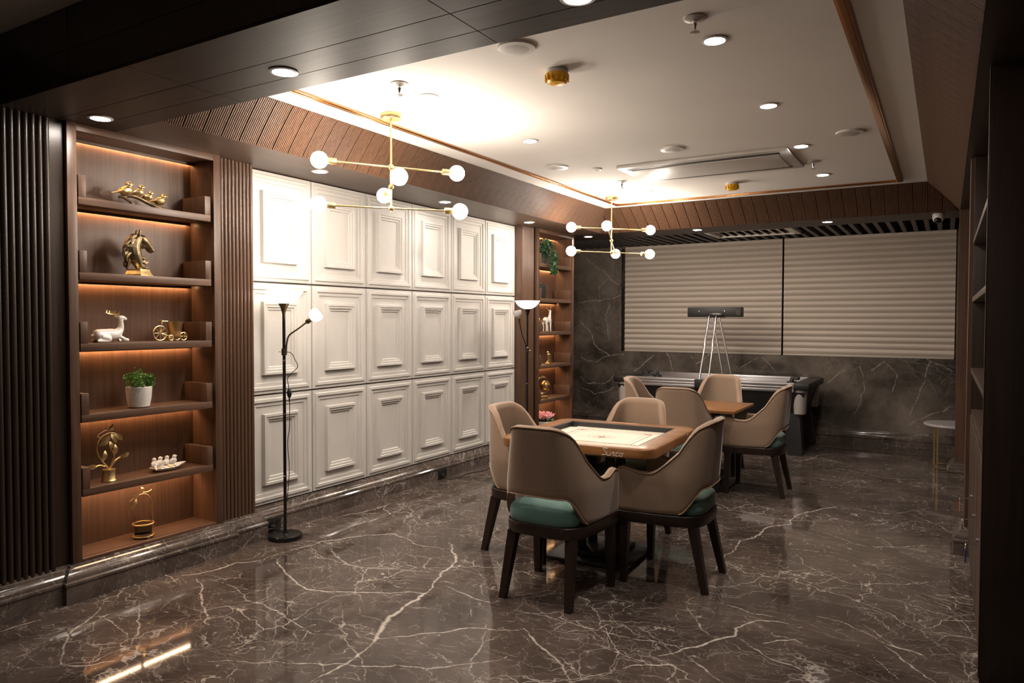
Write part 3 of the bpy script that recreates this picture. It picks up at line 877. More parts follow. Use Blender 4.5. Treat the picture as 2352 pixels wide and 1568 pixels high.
def smoke(label, x, y):
    t = thing('smoke_detector', label, 'smoke detector', (x, y, ZC), group='smoke detectors with amber covers')
    MB().lathe([(.0, .002), (.056, .002), (.058, -.006), (.054, -.020), (.0, -.020)], 28).build('base', 'plastic', t)
    MB().lathe([(.0, -.018), (.058, -.018), (.060, -.026), (.053, -.052), (.040, -.066), (.0, -.070)], 28).build('cover', 'yellow', t)
    rib = MB().box(-.003, .003, .050, .062, -.056, -.024).mesh('rib', False); rib.materials.append(M['yellow'])
    for k in range(14):
        o = link('rib', rib, t); o.rotation_euler[2] = 2 * math.pi * k / 14
smoke('amber covered smoke detector between beam and near downlights', 2.355, 3.28)
smoke('amber covered smoke detector near the back trim of the ceiling', 2.36, 6.75)
ac = thing('ceiling_air_conditioner', 'long white recessed ceiling air conditioner panel with two dark slots', 'air vent', (2.385, 5.92, ZC))
MB().box(-.67, .67, -.36, .36, -.018, .004, .006).build('panel', 'plastic', ac)
MB().box(-.585, .585, -.235, .235, -.026, -.016, .004).build('grille_plate', 'plastic', ac)
MB().box(-.60, .60, -.298, -.240, -.0195, -.0175).build('slot', 'black', ac, smooth=False)
MB().box(-.60, .60, .240, .298, -.0195, -.0175).build('slot', 'black', ac, smooth=False)

# ---- chandeliers: three crossed brass arms with two globes each
def chandelier(label, loc, arms):
    t = thing('chandelier', label, 'chandelier', loc, group='brass globe chandeliers')
    MB().lathe([(0, .002), (.062, .002), (.063, -.004), (.063, -.028), (.060, -.032), (0, -.032)], 32).build('canopy', 'brass', t)
    MB().lathe([(.0065, -.03), (.0065, -.60)], 14).build('stem', 'brass', t)
    for z, (dx, dy, dz), half in arms:
        d = Vector((dx, dy, dz)).normalized()
        hub = MB().ball((0, 0, z), .018, 18, 12).build('hub', 'brass', t)
        a = MB().tube([d * -(half - .09) + Vector((0, 0, z)), d * (half - .09) + Vector((0, 0, z))], .0055, 12).build('arm', 'brass', t)
        for s in (-1, 1):
            c = d * s * half + Vector((0, 0, z))
            MB().lathe([(.0, .0), (.018, .0), (.0195, .003), (.0195, .052), (.016, .056), (0, .056)], 20, tuple(c - d * s * .10), tuple(d * s)).build('socket', 'brass', t)
            prof = [(.012, -.052), (.016, -.048)]
            for k in range(2, 13):
                prof.append((.050 * math.sin(math.pi * k / 12) if k < 12 else 0.0, -.050 * math.cos(math.pi * k / 12)))
            MB().lathe(prof, 20, tuple(c), tuple(d * s)).build('bulb', 'bulb', t)
    return t
chandelier('near brass chandelier with six glowing globes above the white panelling', (1.12, 3.446, ZC),
           [(-.322, (.24, .37, 0), .435), (-.445, (.284, -.263, -.01), .385), (-.575, (.285, .32, 0), .435)])
chandelier('far brass chandelier with six glowing globes in front of the window blind', (1.11, 6.883, ZC),
           [(-.324, (.32, .33, 0), .435), (-.445, (.109, -.368, .10), .40), (-.568, (.29, .37, 0), .455)])

# =================================================================== SHELF NICHES
XF, XB = .14, -.09
def shelf_unit(label, y0, y1, levels, group):
    """built-in niche: frame, lining, trays and their light strips"""
    t = thing('shelf_niche', label, 'shelf unit', (0, y0, .17), group=group)
    W = y1 - y0; H = ZS - .17; fw = .050
    MB().box(XF - .03, XF, 0, fw, 0, H, .002).build('frame_stile', 'wood_v', t)
    MB().box(XF - .03, XF, W - fw, W, 0, H, .002).build('frame_stile', 'wood_v', t)
    MB().box(XF - .03, XF, fw, W - fw, H - .040, H, .002).build('frame_rail', 'wood_y', t)
    MB().box(XF - .03, XF, fw, W - fw, 0, .033, .002).build('frame_rail', 'wood_y', t)
    MB().box(XB - .015, XB, .01, W - .01, 0, H).build('back_panel', 'wood_v', t, smooth=False)
    MB().box(XB, XF - .03, fw - .02, fw, 0, H).build('side_panel', 'wood_v', t, smooth=False)
    MB().box(XB, XF - .03, W - fw, W - fw + .02, 0, H).build('side_panel', 'wood_v', t, smooth=False)
    MB().box(XB, XF - .03, fw, W - fw, .0, .034).build('bottom_board', 'wood_y', t, smooth=False)
    MB().box(XB, XF - .03, fw, W - fw, H - .036, H - .02).build('top_board', 'wood_y', t, smooth=False)
    # pelmet and strip under the top
    MB().box(XB + .004, XB + .016, fw + .004, W - fw - .004, H - .042, H - .0365).build('light_strip', 'strip', t, smooth=False)
    MB().box(XB + .022, XB + .028, fw, W - fw, H - .052, H - .036).build('lip', 'wood_y', t, smooth=False)
    for z in levels:
        zz = z - .17
        a, b = fw + .004, W - fw - .026
        s = MB().box(XB + .012, XF + .004, a, b, zz, zz + .040, .0015).build('shelf_tray', 'wood_y', t)
        MB().box(XB + .012, XF + .004, a, a + .040, zz + .0405, zz + .155, .0015).build('end_board', 'wood_v', s)
        MB().box(XB + .012, XF + .004, b - .040, b, zz + .0405, zz + .155, .0015).build('end_board', 'wood_v', s)
        MB().box(XB + .013, XB + .024, a, b, zz - .006, zz - .0005).build('light_strip', 'strip', s, smooth=False)
        MB().box(XB + .028, XB + .034, a, b, zz - .013, zz + .001).build('lip', 'wood_y', s, smooth=False)
        if z < .6:
            for ya, yb in ((a + .06, a + .34), (a + .36, b - .14)):
                MB().box(.090, .095, ya, yb, zz - .003, zz - .0002).build('front_light_strip', 'strip_front', s, smooth=False)
    return t
LV1 = [2.087, 1.690, 1.311, .930, .534]
shelf_unit('tall walnut shelf niche with glowing strips beside the near floor lamp', 2.037, 2.963, LV1, 'lit walnut shelf niches')
shelf_unit('narrow looking far walnut shelf niche between pilaster and marble corner', 7.069, 7.995, LV1, 'lit walnut shelf niches')

# =================================================================== FLOOR LAMPS
def floor_lamp(label, x, y, top, lit, ang, reach):
    t = thing('floor_lamp', label, 'floor lamp', (x, y, 0), group='uplighter floor lamps with reading arm')
    MB().lathe([(0, 0), (.106, 0), (.112, .004), (.112, .022), (.106, .030), (.02, .034), (.014, .05), (0, .05)], 40).build('base', 'black_gloss', t)
    MB().lathe([(.0105, .04), (.0105, top - .14)], 16).build('pole', 'black_gloss', t)
    for z in (.42, .84, 1.20): MB().lathe([(.0118, z), (.0125, z + .002), (.0125, z + .008), (.0118, z + .010)], 16).build('collar', 'chrome', t)
    MB().lathe([(.0105, top - .155), (.014, top - .14), (.022, top - .115), (.036, top - .085), (.0, top - .082)], 24).build('cup', 'bronze' if lit else 'black_gloss', t)
    prof = [(.030, top - .084), (.060, top - .074), (.088, top - .056), (.110, top - .032), (.124, top - .008), (.128, top),
            (.125, top), (.120, top - .010), (.106, top - .032), (.085, top - .053), (.058, top - .070), (.0, top - .078)]
    MB().lathe(prof, 40).build('bowl_shade', 'bowl_lit' if lit else 'bowl_dim', t)
    # clamp, gooseneck and reading head
    zc = top - .41 if lit else top - .50
    MB().lathe([(.0, zc - .022), (.017, zc - .022), (.017, zc + .022), (.0, zc + .022)], 16).build('clamp', 'black', t)
    MB().tube([(0, 0, zc), (-.035 * math.cos(ang), -.035 * math.sin(ang), zc)], .004, 8).build('clamp_knob', 'brass', t)
    ca, sa = math.cos(ang), math.sin(ang)
    g = catmull([(.014 * ca, .014 * sa, zc - .02), (.018 * ca, .018 * sa, zc + .05), (.035 * ca, .035 * sa, zc + .11), (reach * .62 * ca, reach * .62 * sa, zc + .155), (reach * ca, reach * sa, zc + .20 if lit else zc + .30)], 22)
    MB().tube(g, .0055, 10).build('gooseneck', 'bronze' if lit else 'black_gloss', t)
    e = Vector(g[-1]); d = (Vector(g[-1]) - Vector(g[-3])).normalized()
    hd = MB().lathe([(0, -.004), (.012, -.004), (.017, .004), (.017, .034), (.014, .040), (0, .040)], 20, tuple(e), tuple(d)).build('lamp_head', 'bronze', t)
    MB().lathe([(.015, .036), (.030, .046), (.043, .066), (.046, .088), (.040, .104), (.037, .102), (.041, .087), (.038, .068), (.026, .051), (.0, .042)], 24, tuple(e), tuple(d)).build('reading_shade', 'shade_lit' if lit else 'opal', t)
    # cord with inline switch
    px, py = ca, sa
    if lit:
        c1 = catmull([(.012 * px, .012 * py, zc), (.05 * px, .05 * py, zc - .01), (.075 * px, .075 * py, zc - .055), (.092 * px, .092 * py, zc - .10), (.055 * px, .055 * py, zc - .14), (.022 * px, .022 * py, zc - .18), (.03 * px, .03 * py, zc - .24), (.032 * px, .032 * py, zc - .34)], 40)
        MB().tube(c1, .0026, 6).build('cord', 'black', t)
        c2 = catmull([(.036 * px, .036 * py, zc - .30), (.034 * px, .034 * py, zc - .5), (.020 * px, .02 * py, zc - .62), (.030 * px, .03 * py, zc - .78), (.022 * px, .022 * py, zc - .92), (.012 * px, .012 * py, zc - 1.02)], 40)
        MB().tube(c2, .0026, 6).build('cord', 'black', t)
        MB().ball((.034 * px, .034 * py, zc - .28), (.017, .014, .034), 16, 12).build('inline_switch', 'black', t)
        c3 = catmull([(-.06, -.06, .03), (-.13, -.07, .06), (-.15, .0, .09), (-.17, .06, .05)], 20)
    else:
        c2 = catmull([(.012 * px, .012 * py, zc), (.02 * px, .02 * py, zc - .3), (.010 * px, .014 * py, zc - .6), (.018 * px, .018 * py, zc - .9)], 30)
        MB().tube(c2, .0028, 6).build('cord', 'black', t)
    return t
floor_lamp('lit black floor lamp with opal bowl in front of the white panelling', .245, 3.37, 1.675, True, .52, .155)
floor_lamp('black floor lamp with opal bowl and unlit reading shade before the far pilaster', .455, 6.30, 1.678, False, 3.55, .085)

# =================================================================== CHAIRS
_ctl = [(0, -.212), (.10, -.209), (.175, -.186), (.222, -.125), (.243, -.03), (.254, .09), (.262, .25)]
def _arc(ctl, n):
    p = np.array(catmull(ctl, 400)); d = np.r_[0, np.cumsum(np.hypot(*np.diff(p, axis=0).T))]
    s = np.linspace(0, d[-1], n)
    return np.stack([np.interp(s, d, p[:, 0]), np.interp(s, d, p[:, 1])], 1)
_half = _arc(_ctl, 31)
_plan = np.r_[_half[::-1] * [-1, 1], _half[1:]]           # left arm tip -> back -> right arm tip
_qs = np.r_[np.linspace(1, 0, 31), np.linspace(0, 1, 31)[1:]]
_tan = np.gradient(_plan, axis=0); _tan /= np.linalg.norm(_tan, axis=1)[:, None]
_nrm = np.stack([_tan[:, 1], -_tan[:, 0]], 1)              # outwards
def _ztop(q):
    z = .930 - .006 * q
    if q > .16: z -= .115 * min(1.0, (q - .16) / .34) ** 2.4
    z = z - (z - .636) * sstep(.36, .73, q)
    return z + .028 * sstep(.80, .96, q) - .012 * sstep(.96, 1.0, q)
def _zbot(q):
    return .415 + .140 * (1 - sstep(.26, .47, q)) + .006 * (1 - q)
def _pt(i, z, off):
    x, y = _plan[i] + _nrm[i] * off
    w = max(0.0, min(1.0, (.02 - y) / .2))
    y -= (z - .42) * .085 * w
    x *= 1 - .20 * max(0, z - .60) / .33
    x *= 1 + .02 * math.sin(math.pi * min(1, (z - .41) / .5))
    return (x, y, z)
def chair_proto():
    t = thing('armchair', 'x', 'chair')
    NT = 12
    th = .042
    rings = []
    for i, q in enumerate(_qs):
        zb, zt = _zbot(q), _ztop(q)
        r = [_pt(i, zb, -.004)]
        for k in range(NT + 1): r.append(_pt(i, zb + .006 + (zt - .012 - zb) * k / NT, 0 if k else .0))
        r.append(_pt(i, zt + .002, -.008)); r.append(_pt(i, zt + .006, -th * .5)); r.append(_pt(i, zt + .001, -th + .008))
        for k in range(NT + 1): r.append(_pt(i, zt - .008 - (zt - .014 - zb) * k / NT, -th))
        r.append(_pt(i, zb, -th + .006))
        rings.append(r)
    # rounded arm ends
    def shrink(r, f, dy):
        c = np.mean(np.array(r), axis=0)
        return [tuple(np.array([c[0] + (p[0] - c[0]) * f, p[1] + dy, p[2] if f > .5 else p[2]])) for p in r]
    rings = [shrink(rings[0], .55, .010)] + [shrink(rings[0], .9, .005)] + rings + [shrink(rings[-1], .9, .005)] + [shrink(rings[-1], .55, .010)]
    sh = MB().loft(rings).build('back_shell', 'velvet', t, True, 60)
    pp = [_pt(i, _ztop(q) - .004, .002) for i, q in enumerate(_qs)]
    MB().tube(pp, .0042, 6).build('piping', 'piping', sh)
    lo = [_pt(i, _zbot(q) + .004, .002) for i, q in enumerate(_qs) if q < .5]
    MB().tube(lo, .0036, 6).build('piping', 'piping', sh)
    # cushion
    out = []
    for i, q in enumerate(_qs):
        o = .006 + .040 * sstep(.30, .52, q)
        x, y = _plan[i] - _nrm[i] * o
        out.append((x, y))
    f = [(out[-1][0] - (out[-1][0] - out[0][0]) * k / 12, .262 + .014 * math.sin(math.pi * k / 12)) for k in range(0, 13)]
    out = out + f
    prof = [(.97, .412), (1.0, .425), (1.012, .45), (1.0, .478), (.965, .496), (.90, .508), (.78, .517), (.55, .524), (.25, .527)]
    cx, cy = 0, .02
    MB().loft([[(cx + (x - cx) * s, cy + (y - cy) * s, z) for x, y in out] for s, z in prof]).build('seat_cushion', 'teal', t, True, 60)
    ap = [tuple(_plan[i] * [1.0, 1.0]) for i in range(len(_qs))]
    ap = ap + [(x, .258) for x in np.linspace(ap[-1][0], ap[0][0], 9)]
    sc = lambda k: [(x * k, y * k) for x, y in ap]
    MB().loft([[(x, y, .352) for x, y in sc(.985)], [(x, y, .358) for x, y in ap], [(x, y, .408) for x, y in ap], [(x, y, .413) for x, y in sc(.985)]]).build('seat_frame', 'leg', t, True, 35)
    for s in (-1, 1):
        MB().bar((s * .228, .222, .355), (s * .232, .228, 0), .025, .017).build('leg', 'leg', t, smooth=False)
        MB().bar((s * .172, -.150, .355), (s * .196, -.226, 0), .026, .018).build('leg', 'leg', t, smooth=False)
    return t
proto = chair_proto()
H_ = math.pi / 2
chairs = [
    ('tan velvet armchair with its back to the viewer at the carrom table', (2.255, 3.475), 0.0),
    ('tan velvet armchair right of the carrom table, its side and arm showing', (2.742, 4.045), H_ + .02),
    ('tan velvet armchair between carrom table and white panelling', (1.765, 4.06), -H_ - .03),
    ('tan velvet armchair on the far side of the carrom table', (2.235, 4.615), math.pi),
    ('tan velvet armchair at the bare table with its back to the viewer', (2.165, 5.985), 0.02),
    ('tan velvet armchair at the right side of the bare table, facing it', (2.69, 6.475), H_ + .03),
    ('tan velvet armchair left of the bare table, only its upper back showing', (1.64, 6.65), -H_ + .10),
    ('tan velvet armchair behind the bare table, before the air hockey table', (2.125, 7.175), math.pi - .03),
]
for i, (lab, (x, y), rz) in enumerate(chairs):
    c = proto if i == 0 else copy_tree(proto)
    c.location = (x, y, 0); c.rotation_euler[2] = rz
    tag(c, lab, 'chair', 'tan velvet armchairs with teal seats')

# =================================================================== TABLES
def square_table(label, x, y, rz):
    t = thing('square_table', label, 'table', (x, y, 0), rz, 'square wooden tables on black posts')
    h = .365
    bx = MB().box(-h, h, -h, h, .690, .716, .004).build('tabletop', 'oak', t)
    MB().box(-.20, .20, -.20, .20, .668, .690, .003).build('top_plate', 'black', t)
    for sx in (-1, 1):
        for sy in (-1, 1):
            MB().box(sx * .095 - .024, sx * .095 + .024, sy * .095 - .024, sy * .095 + .024, .03, .668, .002).build('post', 'black', t)
    MB().box(-.27, .27, -.27, .27, .0, .022, .004).build('base_plate', 'black', t)
    MB().box(-.17, .17, -.17, .17, .022, .050, .004).build('base_step', 'black', t)
    return t
TX, TY, TR_ = 2.205, 4.20, .045
square_table('square table on black posts under the carrom board', TX, TY, TR_)
square_table('bare square wooden table between four armchairs in the middle distance', 2.185, 6.52, .0)

def rrect(h, r, n=8):
    pts = []
    for cx, cy, a0 in ((h - r, h - r, 0), (-h + r, h - r, 90), (-h + r, -h + r, 180), (h - r, -h + r, 270)):
        for k in range(n + 1):
            a = math.radians(a0 + 90 * k / n)
            pts.append((cx + r * math.cos(a), cy + r * math.sin(a)))
    return pts
cb = thing('carrom_board', 'carrom board with honey wood frame and cream playing field on the near table', 'game board', (TX, TY, .716), TR_)
def ring(h, r, z): return [(x, y, z) for x, y in rrect(h, r)]
MB().loft([ring(.478, .095, 0), ring(.486, .10, .006), ring(.486, .10, .046), ring(.482, .097, .055), ring(.472, .09, .060), ring(.372, .004, .060), ring(.372, .004, .01)],
          cap0=False, cap1=False).build('frame', 'oak', cb, True, 40)
MB().loft([ring(.3722, .003, .058), ring(.360, .003, .057), ring(.360, .003, .016)], cap0=False, cap1=False).build('cushion_rail', 'rubber', cb, False)
fld = MB().box(-.371, .371, -.371, .371, .010, .026).build('playing_field', 'cream', cb, smooth=False)
MB().box(-.40, .40, -.40, .40, .001, .010).build('underside', 'oak', cb, smooth=False)
zf = .0264
def strip(name, pts, w, mat, closed=False):
    P = [Vector((a, b)) for a, b in pts]
    if closed: P.append(P[0])
    mb = MB()
    for a, b in zip(P[:-1], P[1:]):
        d = (b - a); 
        if d.length < 1e-6: continue
        n = Vector((-d.y, d.x)).normalized() * w / 2
        mb.add([(a.x + n.x, a.y + n.y, zf), (a.x - n.x, a.y - n.y, zf), (b.x - n.x, b.y - n.y, zf), (b.x + n.x, b.y + n.y, zf)], [(0, 1, 2, 3)])
    mb.build(name, mat, fld, smooth=False)
for k in range(4):
    a = k * math.pi / 2; c, s = math.cos(a), math.sin(a)
    R2 = lambda x, y: (c * x - s * y, s * x + c * y)
    strip('base_line', [R2(-.215, -.255), R2(.215, -.255)], .005, 'ink')
    strip('base_line', [R2(-.215, -.222), R2(.215, -.222)], .002, 'ink')
    for sx in (-1, 1):
        strip('base_circle', [R2(sx * .225 + .017 * math.cos(b), -.2385 + .017 * math.sin(b)) for b in np.linspace(0, 2 * math.pi, 14)[:-1]], .006, 'red', True)
    strip('arrow_line', [R2(.30, .30), R2(.16, .16)], .002, 'ink')
    pk = MB().lathe([(0, zf - .0002), (.024, zf - .0002), (.024, zf + .0003), (0, zf + .0003)], 18, (*R2(.336, .336), 0)).build('pocket', 'black', fld)
strip('centre_circle', [(.085 * math.cos(b), .085 * math.sin(b)) for b in np.linspace(0, 2 * math.pi, 32)[:-1]], .003, 'gold_line', True)
for k in range(8):
    a = k * math.pi / 4
    strip('star_ray', [(.0, .0), (.062 * math.cos(a), .062 * math.sin(a))], .008, 'red')
for k in (0, 4):
    a = k * math.pi / 4 
    strip('petal', [(.12 * math.cos(a) + .055 * math.cos(b), .12 * math.sin(a) + .022 * math.sin(b)) for b in np.linspace(0, 2 * math.pi, 18)[:-1]], .002, 'gold_line', True)
# maker's lettering on two sides of the frame
GL = {
 'S': [[(.9, .95), (.35, 1.0), (.25, .9), (.55, .55), (.75, .35), (.65, .12), (0, 0)]],
 'u': [[(0, .5), (.0, .12), (.12, 0), (.35, .05), (.5, .2), (.5, .5)], [(.5, .5), (.5, .1), (.62, .0)]],
 'r': [[(0, .48), (.18, .5), (.1, .25), (.4, .5), (.32, .2), (.25, .03), (.5, .06)]],
 'c': [[(.45, .42), (.3, .5), (.08, .38), (.02, .15), (.18, 0), (.45, .08)]],
 'o': [[(.25, .5), (.05, .36), (.04, .12), (.22, 0), (.42, .12), (.44, .36), (.25, .5), (.42, .42), (.6, .46)]],
}
def lettering(parent, origin, du, h):
    du = Vector(du); o = Vector(origin)
    x = 0
    for ch, adv in zip('Surco', (.78, .72, .58, .55, .5)):
        mb = MB()
        for st in GL[ch]:
            mb.tube([tuple(o + du * ((x + u) * h) + Vector((0, 0, v * h))) for u, v in catmull(st, 18)], h * .055, 6)
        mb.build('letter', 'white_print', parent)
        x += adv
lettering(cb, (.19, -.4850, .009), (1, 0, 0), .040)
lettering(cb, (.4850, .21, .009), (0, 1, 0), .040)
MB().box(-.10, .10, -.445, -.425, .0595, .0606).build('sticker', 'decal', cb, smooth=False)
MB().box(-.10, .10, .425, .445, .0595, .0606).build('sticker', 'decal', cb, smooth=False)

# ---- air hockey table
hk = thing('air_hockey_table', 'black and silver air hockey table with overhead score box below the blinds', 'game table', (1.675, 8.83, 0))
L2, W2 = 1.14, .53
MB().loft([[(-L2 + .14, -W2 + .13, .40), (L2 - .14, -W2 + .13, .40), (L2 - .14, W2 - .13, .40), (-L2 + .14, W2 - .13, .40)],
           [(-L2 + .05, -W2 + .02, .70), (L2 - .05, -W2 + .02, .70), (L2 - .05, W2 - .02, .70), (-L2 + .05, W2 - .02, .70)]]).build('cabinet', 'black', hk, smooth=False)
for sy in (-1, 1):
    for z0, z1, o in ((.700, .735, .0), (.737, .765, .006), (.767, .800, .002)):
        MB().box(-L2 + .16, L2 - .16, sy * (W2 - .03) - .028 + sy * o, sy * (W2 - .03) + .028 + sy * o, z0, z1, .006).build('side_rail', 'alu', hk)
    MB().box(-L2 + .16, L2 - .16, sy * (W2 - .075) - .02, sy * (W2 - .075) + .02, .74, .80, .004).build('inner_rail', 'alu', hk)
for sx in (-1, 1):
    MB().box(sx * (L2 - .085) - .085, sx * (L2 - .085) + .085, -W2, W2, .725, .806, .02).build('end_cap', 'black', hk)
    MB().box(sx * (L2 - .23) - .04, sx * (L2 - .23) + .04, -.05, .05, .80, .835, .01).build('goal_cover', 'black', hk)
    for sy in (-1, 1):
        MB().lathe([(.062, .46), (.075, .70), (.075, .725), (0, .725)], 20, (sx * (L2 - .11), sy * (W2 - .10), 0)).build('corner_panel', 'silver', hk)
        MB().bar((sx * (L2 - .20), sy * (W2 - .18), .46), (sx * (L2 - .15), sy * (W2 - .13), 0), .085, .075).build('leg', 'black', hk, smooth=False)
MB().box(-L2 + .15, L2 - .15, -W2 + .05, W2 - .05, .70, .752).build('playing_surface', 'alu', hk, smooth=False)
for px, py in ((-.82, .18), (.86, .05)):
    MB().lathe([(0, .752), (.055, .752), (.058, .760), (.054, .775), (.024, .782), (.020, .815), (.012, .826), (0, .828)], 24, (px, py, 0)).build('mallet', 'black', hk)
sb = MB().box(-.355, .30, -.06, .06, 1.527, 1.645, .008).build('score_box', 'black', hk)
MB().box(-.10, .09, -.075, .075, 1.520, 1.575, .006).build('bracket', 'black_gloss', sb)
for px in (-.21, .10): MB().lathe([(0, 0), (.007, 0), (.006, -.004), (0, -.005)], 10, (px, -.060, 1.597), (0, 1, 0)).build('screw', 'chrome', sb)
MB().box(.235, .285, -.0625, -.060, 1.55, 1.62).build('speaker_grille', 'rubber', sb, smooth=False)
for sy in (-1, 1):
    for px in (-.055, .055):
        tx = px * .75 - .04
        MB().tube([(px - .01, sy * (W2 + .015), .74), (tx, sy * .07, 1.535)], .0115, 12).build('pole', 'chrome', hk)
    MB().box(-.11, .09, sy * (W2 + .012) - .022, sy * (W2 + .012) + .022, .70, .80, .006).build('pole_bracket', 'black', hk)

# ---- round side table behind the pillar
rt = thing('side_table', 'round pale topped side table with thin gold legs, half hidden by the pillar', 'side table', (4.15, 8.50, 0))
MB().lathe([(0, .425), (.262, .425), (.268, .431), (.268, .444), (.262, .450), (0, .450)], 48).build('tabletop', 'table_stone', rt)
for k in range(4):
    a = math.pi / 4 + k * math.pi / 2 + .1
    a2 = a + math.pi / 2
    p, p2 = (.22 * math.cos(a), .22 * math.sin(a)), (.22 * math.cos(a2), .22 * math.sin(a2))
    MB().bar((*p, 0), (*p, .425), .008).build('leg', 'brass', rt, smooth=False)
    MB().tube([(*p, .010), (*p2, .010)], .008, 4).build('stretcher', 'brass', rt, smooth=False)

# ---- shelving with key cupboard along the right wall
kc = thing('key_cupboard', 'tall dark shelving with lower cupboard doors at the right picture edge', 'cabinet', (4.205, 3.485, 0))
D, LY = .41, 1.905
MB().box(0, D, 0, .03, .0, ZS - .003, .001).build('side_panel', 'wood_dark', kc)
MB().box(0, D, LY - .03, LY, .0, ZS - .003, .001).build('side_panel', 'wood_dark', kc)
MB().box(-.004, -.0005, .0, .03, .02, ZS - .01).build('edge_strip', 'wood_mid', kc, smooth=False)
MB().box(D - .02, D, .03, LY - .03, .0, ZS - .003).build('back_panel', 'wood_dark', kc, smooth=False)
for z in (1.96, 1.60, 1.16):
    MB().box(-.002, D - .02, .03, LY - .03, z, z + .03, .001).build('shelf', 'wood_mid', kc)
MB().box(.005, D - .02, .03, LY - .03, .90, .93, .001).build('cupboard_top', 'wood_mid', kc)
MB().box(.02, D - .02, .03, LY - .03, .0, .08).build('kick_board', 'wood_dark', kc, smooth=False)
for k in range(4):
    y0 = .034 + k * .4615
    d = MB().box(.0, .020, y0, y0 + .457, .084, .896, .002).build('door', 'wood_mid', kc)
    if k < 3:
        yy = y0 + .22
        zz = .52
        lk = MB().lathe([(0, 0), (.010, 0), (.010, .012), (0, .012)], 14, (0.0, yy, zz), (-1, 0, 0)).build('lock', 'chrome', d)
for yy, zz, mt, lab in ((.26, .50, 'blue_tag', 'key with blue tag in the cupboard lock'), (.98, .44, 'chrome', 'key on a bare ring in the cupboard lock'), (1.70, .40, 'orange_tag', 'key with orange tag in the cupboard lock')):
    kk = thing('key', lab, 'key', (4.19, 3.485 + yy, zz))
    MB().tube([(.012, 0, 0), (-.030, 0, 0)], .003, 8).build('shank', 'chrome', kk)
    MB().tube([(-.034, .012 * math.cos(a), -.012 + .012 * math.sin(a)) for a in np.linspace(0, 2 * math.pi, 16)[:-1]], .002, 6, closed=True).build('ring', 'chrome', kk)
    MB().box(-.037, -.031, -.010, .010, -.085 if mt != 'chrome' else -.06, -.026, .001).build('tag' if mt != 'chrome' else 'blade', mt, kk)

# ---- ceiling dome camera
cc = thing('security_camera', 'small white dome security camera hanging from the back soffit', 'camera', (3.985, 8.05, ZS))
MB().lathe([(0, 0), (.050, 0), (.052, -.012), (.050, -.052), (.040, -.072), (.026, -.080), (0, -.080)], 28).build('housing', 'plastic', cc)
MB().ball((-.004, -.022, -.060), .034, 20, 12).build('lens_ball', 'black_gloss', cc)

# ---- sockets on the plinth
def outlet(label, y, plug):
    t = thing('wall_socket', label, 'socket', (.058, y, .052))
    MB().box(0, .010, -.062, .062, -.042, .042, .003).build('plate', 'socket', t)
    for s in (-1, 1): MB().box(.0095, .0125, s * .028 - .018, s * .028 + .018, -.022, .022, .002).build('switch_rocker', 'black_gloss', t)
    if plug:
        MB().box(.011, .045, -.045, -.012, -.030, .004, .005).build('plug', 'black', t)
outlet('black wall socket on the marble plinth behind the near lamp', 3.43, True)
outlet('black wall socket on the marble plinth below the white panelling', 5.40, True)
tag(MB().tube(catmull([(.10, 5.37, .04), (.13, 5.40, .006), (.17, 5.52, .004), (.14, 5.70, .004), (.20, 5.90, .004), (.17, 6.10, .004), (.30, 6.28, .004)], 50), .0035, 6).build('power_cable', 'black'), 'black power cable along the floor by the plinth', 'cable')
tag(MB().tube(catmull([(.10, 3.40, .035), (.125, 3.33, .05), (.11, 3.24, .012), (.10, 3.20, .004), (.13, 3.16, .004), (.17, 3.22, .004)], 40), .003, 6).build('power_cable', 'black'), 'thin black cable loop beside the near lamp foot', 'cable')

# =================================================================== ORNAMENTS ON THE SHELVES
Z1, Z2, Z3, Z4, Z5, Z6 = 2.1275, 1.7305, 1.3515, .9705, .5745, .2045
S1Y, S2Y = 0.0, 5.032
def bird_mesh(mb, c, s, yaw, tail=True, lift=.25):
    R = Matrix.Rotation(yaw, 3, 'Z') @ Matrix.Rotation(-lift, 3, 'Y')
    P = lambda x, y, z: tuple(Vector(c) + R @ Vector((x * s, y * s, z * s)))
    mb.ball(P(0, 0, 0), (.030 * s, .022 * s, .022 * s), 14, 10, R)
    mb.ball(P(.024, 0, .022), .0155 * s, 12, 8)
    mb.tube([P(.036, 0, .021), P(.050, 0, .018)], [.005 * s, .0012 * s], 6)
    if tail: mb.tube([P(-.020, 0, .004), P(-.045, 0, .004), P(-.072, 0, .006)], [.012 * s, .008 * s, .006 * s], 8, flat=.5)
    for w in (-1, 1): mb.ball(P(-.006, w * .018, .004), (.024 * s, .006 * s, .013 * s), 10, 8, R)

# birds on a branch
t = thing('bird_ornament', 'four golden birds perched on a dark branch, top shelf of near niche', 'ornament', (.05, 2.49, Z1))
br = catmull([(0, -.13, .045), (0, -.10, .052), (.01, -.05, .060), (0, 0, .052), (0, .05, .034), (.01, .10, .016), (0, .155, .014)], 30)
mb = MB().tube(br, [.008 + .005 * math.sin(i / 29 * 3.1) for i in range(30)], 8)
mb.tube(catmull([(0, -.11, .050), (.02, -.07, .02), (.02, -.05, .008)], 8), .008, 8); mb.tube(catmull([(0, .06, .03), (-.02, .10, .012), (-.02, .12, .008)], 8), .008, 8)
remesh(mb.build('branch', 'bronze', t), .004, 2)
for (y, z, s, yaw, tl) in ((-.085, .085, 1.25, H_, True), (-.012, .085, 1.05, H_ - .5, False), (.045, .066, .9, H_ - .9, False), (.120, .055, 1.1, H_ - .3, True)):
    mb = MB(); bird_mesh(mb, (.0, y, z), s, yaw, tl, .35 if y < 0 else .2)
    remesh(mb.build('bird', 'gold', t), .0028, 2)

